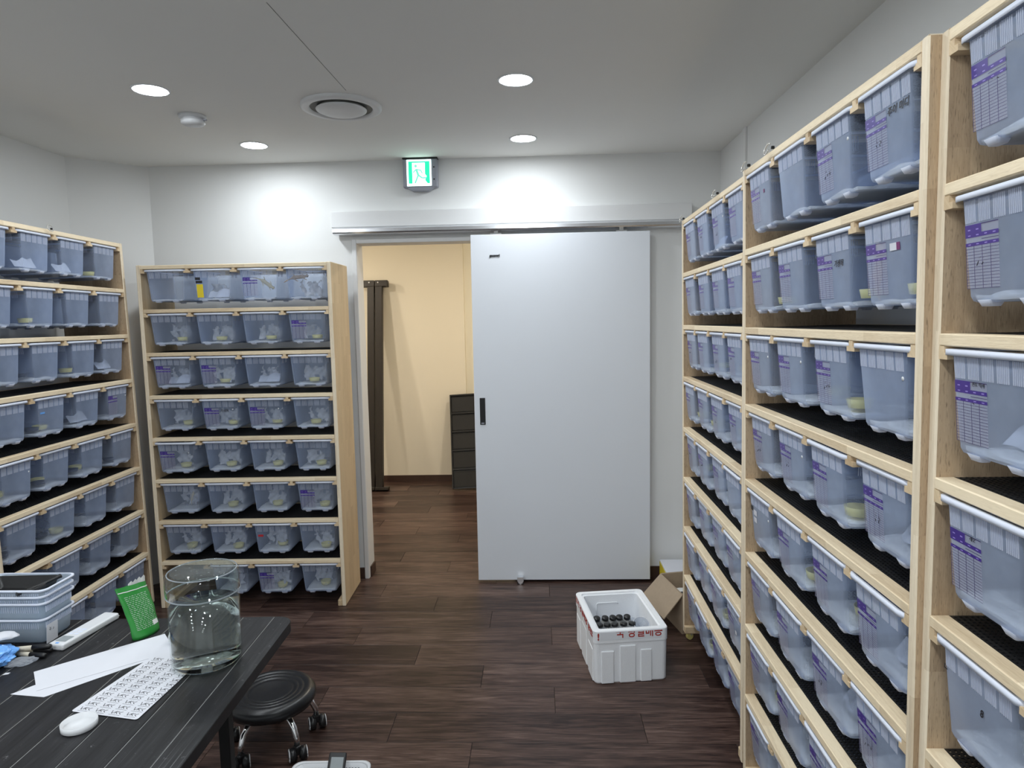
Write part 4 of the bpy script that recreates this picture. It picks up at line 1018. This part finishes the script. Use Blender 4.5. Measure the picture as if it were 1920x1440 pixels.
# little clip
cl_ = thing('earphone_case', 'small white and silver case beside the water jar', 'case', TR(-1.035, 1.792, TS, .4))
link('case_body', box_me('case_body', 'white_plastic', -.016, .016, -.020, .014, 0, .030, bev=.008, seg=3), cl_)
link('metal_face', box_me('metal_face', 'chrome', -.013, .013, -.0225, -.0195, .003, .020, bev=.0014), cl_)
# green pouch
pc = thing('green_pouch', 'green snack pouch standing torn open on the table', 'pouch', TR(-1.147, 1.838, TS, math.radians(72)))
bm = bmesh.new(); nx, nz = 12, 16; FA, FB = {}, {}
for j in range(nz+1):
    for i in range(nx+1):
        u, v = i/nx*2-1, j/nz
        wv = .043 + .007*v
        bend = .048*v**1.5
        th = .020*(1-v)**.8*math.sqrt(max(0, 1-u*u)) + .0015 + .004*max(0, v-.8)*5*(1-abs(u))
        cr = .003*mnoise.noise(Vector((u*3, v*5, 1)))
        x = u*wv + .012*v*v*0; z = v*.142 - .006*u*v
        FA[i, j] = bm.verts.new((x, -th+bend+cr, z)); FB[i, j] = bm.verts.new((x, th+bend+cr, z*.985))
for j in range(nz):
    for i in range(nx):
        f = bm.faces.new((FA[i, j], FA[i+1, j], FA[i+1, j+1], FA[i, j+1])); f.smooth = True
        f = bm.faces.new((FB[i, j+1], FB[i+1, j+1], FB[i+1, j], FB[i, j])); f.smooth = True
for i in range(nx): bm.faces.new((FA[i+1, 0], FA[i, 0], FB[i, 0], FB[i+1, 0]))
for j in range(nz):
    bm.faces.new((FA[0, j], FA[0, j+1], FB[0, j+1], FB[0, j])); bm.faces.new((FA[nx, j+1], FA[nx, j], FB[nx, j], FB[nx, j+1]))
pouch_fa = {k: v.co.copy() for k, v in FA.items()}
link('pouch_film', mesh_from(bm, 'pouch_film', 'green_pouch', True), pc)
def on_pouch(u, v):
    i = (u+1)/2*nx; j = v*nz; i0, j0 = min(nx-1, int(i)), min(nz-1, int(j)); fi, fj = i-i0, j-j0
    p = pouch_fa[i0, j0]*(1-fi)*(1-fj)+pouch_fa[i0+1, j0]*fi*(1-fj)+pouch_fa[i0, j0+1]*(1-fi)*fj+pouch_fa[i0+1, j0+1]*fi*fj
    return p + Vector((0, -.0009, 0))
bm = bmesh.new(); rd = random.Random(2)
def strip_on(u0, u1, v0, v1, n=5):
    a = [bm.verts.new(on_pouch(u0+(u1-u0)*k/n, v0)) for k in range(n+1)]; b = [bm.verts.new(on_pouch(u0+(u1-u0)*k/n, v1)) for k in range(n+1)]
    for k in range(n): bm.faces.new((a[k], a[k+1], b[k+1], b[k]))
strip_on(-1, 1, .90, .915, 12)
for k in range(20):
    v = .18 + .033*k
    if v > .84: break
    x = -.78
    while x < .62:
        w = rd.uniform(.08, .26); strip_on(x, min(x+w, .7), v, v+.0065, 3); x += w + .07
strip_on(.35, .78, .17, .26)
o = link('printed_text', mesh_from(bm, 'printed_text', 'pouch_white'), pc); o['kind'] = 'stuff'
bm = bmesh.new(); strip_on(.86, .99, .72, .97)
for v in bm.verts: v.co.y += .002
link('front_print', mesh_from(bm, 'front_print', 'pouch_pink'), pc)
bm = bmesh.new()
pts = [on_pouch(-.2+.1*k, .99) for k in range(13)]
lo = [bm.verts.new(p+Vector((0, .003, -.004))) for p in pts]; hi = [bm.verts.new(p+Vector((.002, .005, .005+.003*(k % 3)+.010*k/12))) for k, p in enumerate(pts)]
for k in range(12): bm.faces.new((lo[k], lo[k+1], hi[k+1], hi[k]))
link('torn_edge', mesh_from(bm, 'torn_edge', 'pouch_white'), pc)
# stack of deli tubs with a black tray on top
TUBZ = [0, .046, .065, .083]
TUBL = ['bottom', 'second', 'third', 'top']
SX, SY = -1.515, 1.838
def tub_mesh(h):
    bm = bmesh.new(); open_tub(bm, .218, .118, .232, .130, h, .018, .0012); return mesh_from(bm, 'tub_wall', 'deli_plastic')
def tub_rim_mesh(h):
    bm = bmesh.new()
    rings = loft(bm, [[(x, y, z) for x, y in rrect(w, d, .022, 5)] for w, d, z in ((.232, .130, h-.003), (.243, .141, h-.003), (.243, .141, h+.002), (.236, .134, h+.0025), (.2325, .1305, h+.0025))], False, False)
    a, b = rings[0], rings[-1]; n = len(a)
    for k in range(n): bm.faces.new((b[k], b[(k+1) % n], a[(k+1) % n], a[k]))
    return mesh_from(bm, 'tub_rim', 'rim_plastic')
tw, tr_ = tub_mesh(.071), tub_rim_mesh(.071)
bm = bmesh.new()
for k in range(26):
    for sy in (-1,):
        pass
for k in range(18):
    y = -.054+.006*k; box(bm, .1135, .1165, y-.0007, y+.0007, .045, .062)
for k in range(34):
    x = -.105+.0062*k; box(bm, x-.0007, x+.0007, -.0655, -.0635, .045, .062)
trib = mesh_from(bm, 'wall_ribs', 'rib_plastic')
for k in range(4):
    u = thing('deli_tub', f'clear plastic tub, {TUBL[k]} of the stack on the work table', 'tub', TR(SX+.002*(k % 2), SY+.002*k, TS+.0003+TUBZ[k]), 'stacked clear tubs on the table')
    link('tub_wall', tw, u); link('tub_rim', tr_, u); o = link('wall_ribs', trib, u); o['kind'] = 'stuff'
    if k == 0:
        s_ = link('paper_label', box_me('paper_label', 'paper', .1128, .1136, -.056, -.012, .002, .060), u); s_.rotation_euler = (0, .07, 0); tag(s_, 'white paper label')
        o = link('handwriting', ink_me[1], s_); o.location = (.1142, -.045, .040); o.rotation_euler = (0, 0, PI/2); o['kind'] = 'stuff'
bm = bmesh.new(); open_tub(bm, .176, .100, .196, .114, .036, .014, .002)
o = link('black_tray', mesh_from(bm, 'black_tray', 'black_plastic')); o.matrix_world = TR(SX-.012, SY+.002, TS+.119, 0) @ Matrix.Rotation(-.02, 4, 'Y'); tag(o, 'black plastic tray lying in the top tub of the stack', 'tray')
o = thing('black_scoop', 'black plastic scoop handle beside the tray in the top tub', 'scoop', TR(SX+.075, SY-.015, TS+.147))
bm = bmesh.new(); tube(bm, [(-.03, -.05, 0), (0, 0, .006), (.016, .045, .010), (.020, .058, .012)], [.006, .005, .005, .007], 8); link('handle', mesh_from(bm, 'handle', 'black_plastic'), o)
# blue bag, white cloth, pens, scraps
bm = bmesh.new(); bmesh.ops.create_icosphere(bm, subdivisions=4, radius=1)
for v in bm.verts:
    p = v.co.copy(); k = 1 + .30*mnoise.noise(p*1.7) + .16*mnoise.noise(p*4.2)
    v.co = Vector((p.x*.085*k, p.y*.055*k, max(0, .024+p.z*.026*k)))
o = link('blue_bag', mesh_from(bm, 'blue_bag', 'blue_bag')); o.matrix_world = TR(-1.475, 1.648, TS, .3); tag(o, 'crumpled blue plastic bag at the left table edge', 'bag')
bm = bmesh.new(); bmesh.ops.create_icosphere(bm, subdivisions=3, radius=1)
for v in bm.verts:
    p = v.co.copy(); k = 1 + .25*mnoise.noise(p*2+Vector((5, 0, 0)))
    v.co = Vector((p.x*.050*k, p.y*.030*k, p.z*.008*k+.004*math.sin(p.x*3)))
o = link('white_cloth', mesh_from(bm, 'white_cloth', 'paper', True)); o.matrix_world = TR(-1.475, 1.700, TS+.058, .1); tag(o, 'folded white cloth lying on the blue bag', 'cloth')
for q, (x, y, z, a) in enumerate(((-1.385, 1.728, .0075, .05), (-1.378, 1.702, .0075, -.12), (-1.380, 1.716, .0215, .2))):
    m_ = thing('marker_pen', ['black marker pen beside the tub stack, farthest of three', 'black marker pen nearest the blue bag, front one of three', 'black marker pen lying on top of the other two'][q], 'marker', TR(x, y, TS+z, a), 'black markers on the table')
    bm = bmesh.new(); tube(bm, [(-.010, 0, 0), (.028, 0, 0), (.034, 0, 0), (.038, 0, 0)], [.007, .007, .0065, .004], 12); link('cap', mesh_from(bm, 'cap', 'black_plastic'), m_)
    bm = bmesh.new(); tube(bm, [(-.055, 0, 0), (-.010, 0, 0)], .0062, 12); link('barrel', mesh_from(bm, 'barrel', 'crust_beige'), m_)
bm = bmesh.new(); bmesh.ops.create_icosphere(bm, subdivisions=3, radius=1)
for v in bm.verts:
    p = v.co.copy(); k = 1 + .4*mnoise.noise(p*2+Vector((9, 0, 0)))
    v.co = Vector((p.x*.035*k, p.y*.022*k, max(0, .007+p.z*.009*k)))
o = link('clear_wrapper', mesh_from(bm, 'clear_wrapper', 'film_plastic')); o.matrix_world = TR(-1.385, 1.665, TS, .4); tag(o, 'clear crumpled wrapper between blue bag and markers', 'wrapper')
bm = bmesh.new(); prism(bm, [(-.008, -.003), (.005, -.004), (.008, .003), (-.003, .005)], 0, .0012)
o = link('paper_scrap', mesh_from(bm, 'paper_scrap', 'paper')); o.matrix_world = TR(-1.385, 1.615, TS, .4); tag(o, 'tiny white paper scrap on the table near the blue bag', 'scrap')

# ------------------------------------------------------------------ stool
st = thing('rolling_stool', 'low black rolling stool with chrome legs beside the table', 'stool', TR(-1.040, 2.425, 0, 0))
bm = bmesh.new()
SE = .010
lathe(bm, [(r_q, z_q+SE) for r_q, z_q in [(0, .152), (.14, .152), (.158, .157), (.166, .172), (.165, .188), (.155, .202), (.140, .207), (.128, .2065), (.124, .2025), (.120, .2055), (.108, .2055), (.104, .2015), (.100, .2045), (.088, .204), (.084, .200), (.080, .2025), (.068, .201), (.040, .1965), (0, .1945)]], 64)
link('seat', mesh_from(bm, 'seat', 'black_leather', True), st)
bm = bmesh.new(); lathe(bm, [(0, .140), (.05, .140), (.06, .1615), (0, .1615)], 24); link('hub', mesh_from(bm, 'hub', 'chrome', True), st)
bm = bmesh.new(); tube(bm, [(.040, 0, .150), (.085, 0, .1495), (.125, 0, .141), (.150, 0, .118), (.164, 0, .085), (.167, 0, .062)], [.011, .0115, .0115, .0115, .011, .0105], 14); leg_me = mesh_from(bm, 'leg', 'chrome', True)
bm = bmesh.new(); box(bm, .152, .182, -.011, .011, .026, .060, bev=.006); yoke_me = mesh_from(bm, 'caster_yoke', 'black_plastic')
bm = bmesh.new(); tube(bm, [(0, -.011, 0), (0, .011, 0)], .0255, 20); tube(bm, [(0, -.0150, 0), (0, .0150, 0)], .0155, 16); wheel_me = mesh_from(bm, 'wheel', 'black_plastic')
bm = bmesh.new()
tube(bm, [(.0200*math.cos(2*PI*a/24), 0, .0200*math.sin(2*PI*a/24)) for a in range(25)], .0042, 6)
band_me = mesh_from(bm, 'white_band', 'white_plastic', True)
for k in range(5):
    a = math.radians(36+72*k-2)
    lg = link('leg', leg_me, st); lg.rotation_euler = (0, 0, a)
    link('caster_yoke', yoke_me, lg)
    for s in (-1, 1):
        w_ = link('wheel', wheel_me, lg); mw_ = Matrix.Translation((.170, 0, .0265)) @ Matrix.Rotation(-a-1.1, 4, 'Z') @ Matrix.Translation((0, s*.019, 0)); w_.matrix_local = mw_
        b_ = link('white_band', band_me, lg); b_.matrix_local = mw_ @ Matrix.Translation((0, s*.0105, 0)); tag(b_, 'white ring on the caster wheel')

# ------------------------------------------------------------------ tray on the floor at the bottom edge
bk = thing('white_basket', 'white slotted plastic basket on the floor at bottom edge', 'basket', TR(-.733, 2.075, .001, .03))
bm = bmesh.new(); open_tub(bm, .22, .22, .256, .256, .072, .03, .003); link('basket_wall', mesh_from(bm, 'basket_wall', 'white_plastic'), bk)
bm = bmesh.new(); rings = loft(bm, [[(x, y, z) for x, y in rrect(w, d, .034, 5)] for w, d, z in ((.256, .256, .068), (.274, .274, .068), (.274, .274, .074), (.262, .262, .076), (.252, .252, .072))], False, False)
a_, b__ = rings[0], rings[-1]
for k in range(len(a_)): bm.faces.new((b__[k], b__[(k+1) % len(a_)], a_[(k+1) % len(a_)], a_[k]))
link('basket_rim', mesh_from(bm, 'basket_rim', 'white_plastic'), bk)
bm = bmesh.new()
for k in range(18):
    x = -.092+.0108*k; box(bm, x-.002, x+.002, .1155, .1185, .030, .060)
o = link('slots', mesh_from(bm, 'slots', 'ink'), bk); o['kind'] = 'stuff'
dv = thing('black_device', 'black handheld device with grey face in the white basket', 'device', TR(-.700, 2.045, .022, .12) @ Matrix.Rotation(.44, 4, 'X') @ Matrix.Rotation(.15, 4, 'Y'))
link('device_body', box_me('device_body', 'black_plastic', -.030, .030, 0, .185, -.010, .014, bev=.005), dv)
link('device_face', box_me('device_face', 'lcd_grey', -.021, .021, .050, .165, .0135, .0150, bev=.0006, seg=1), dv)
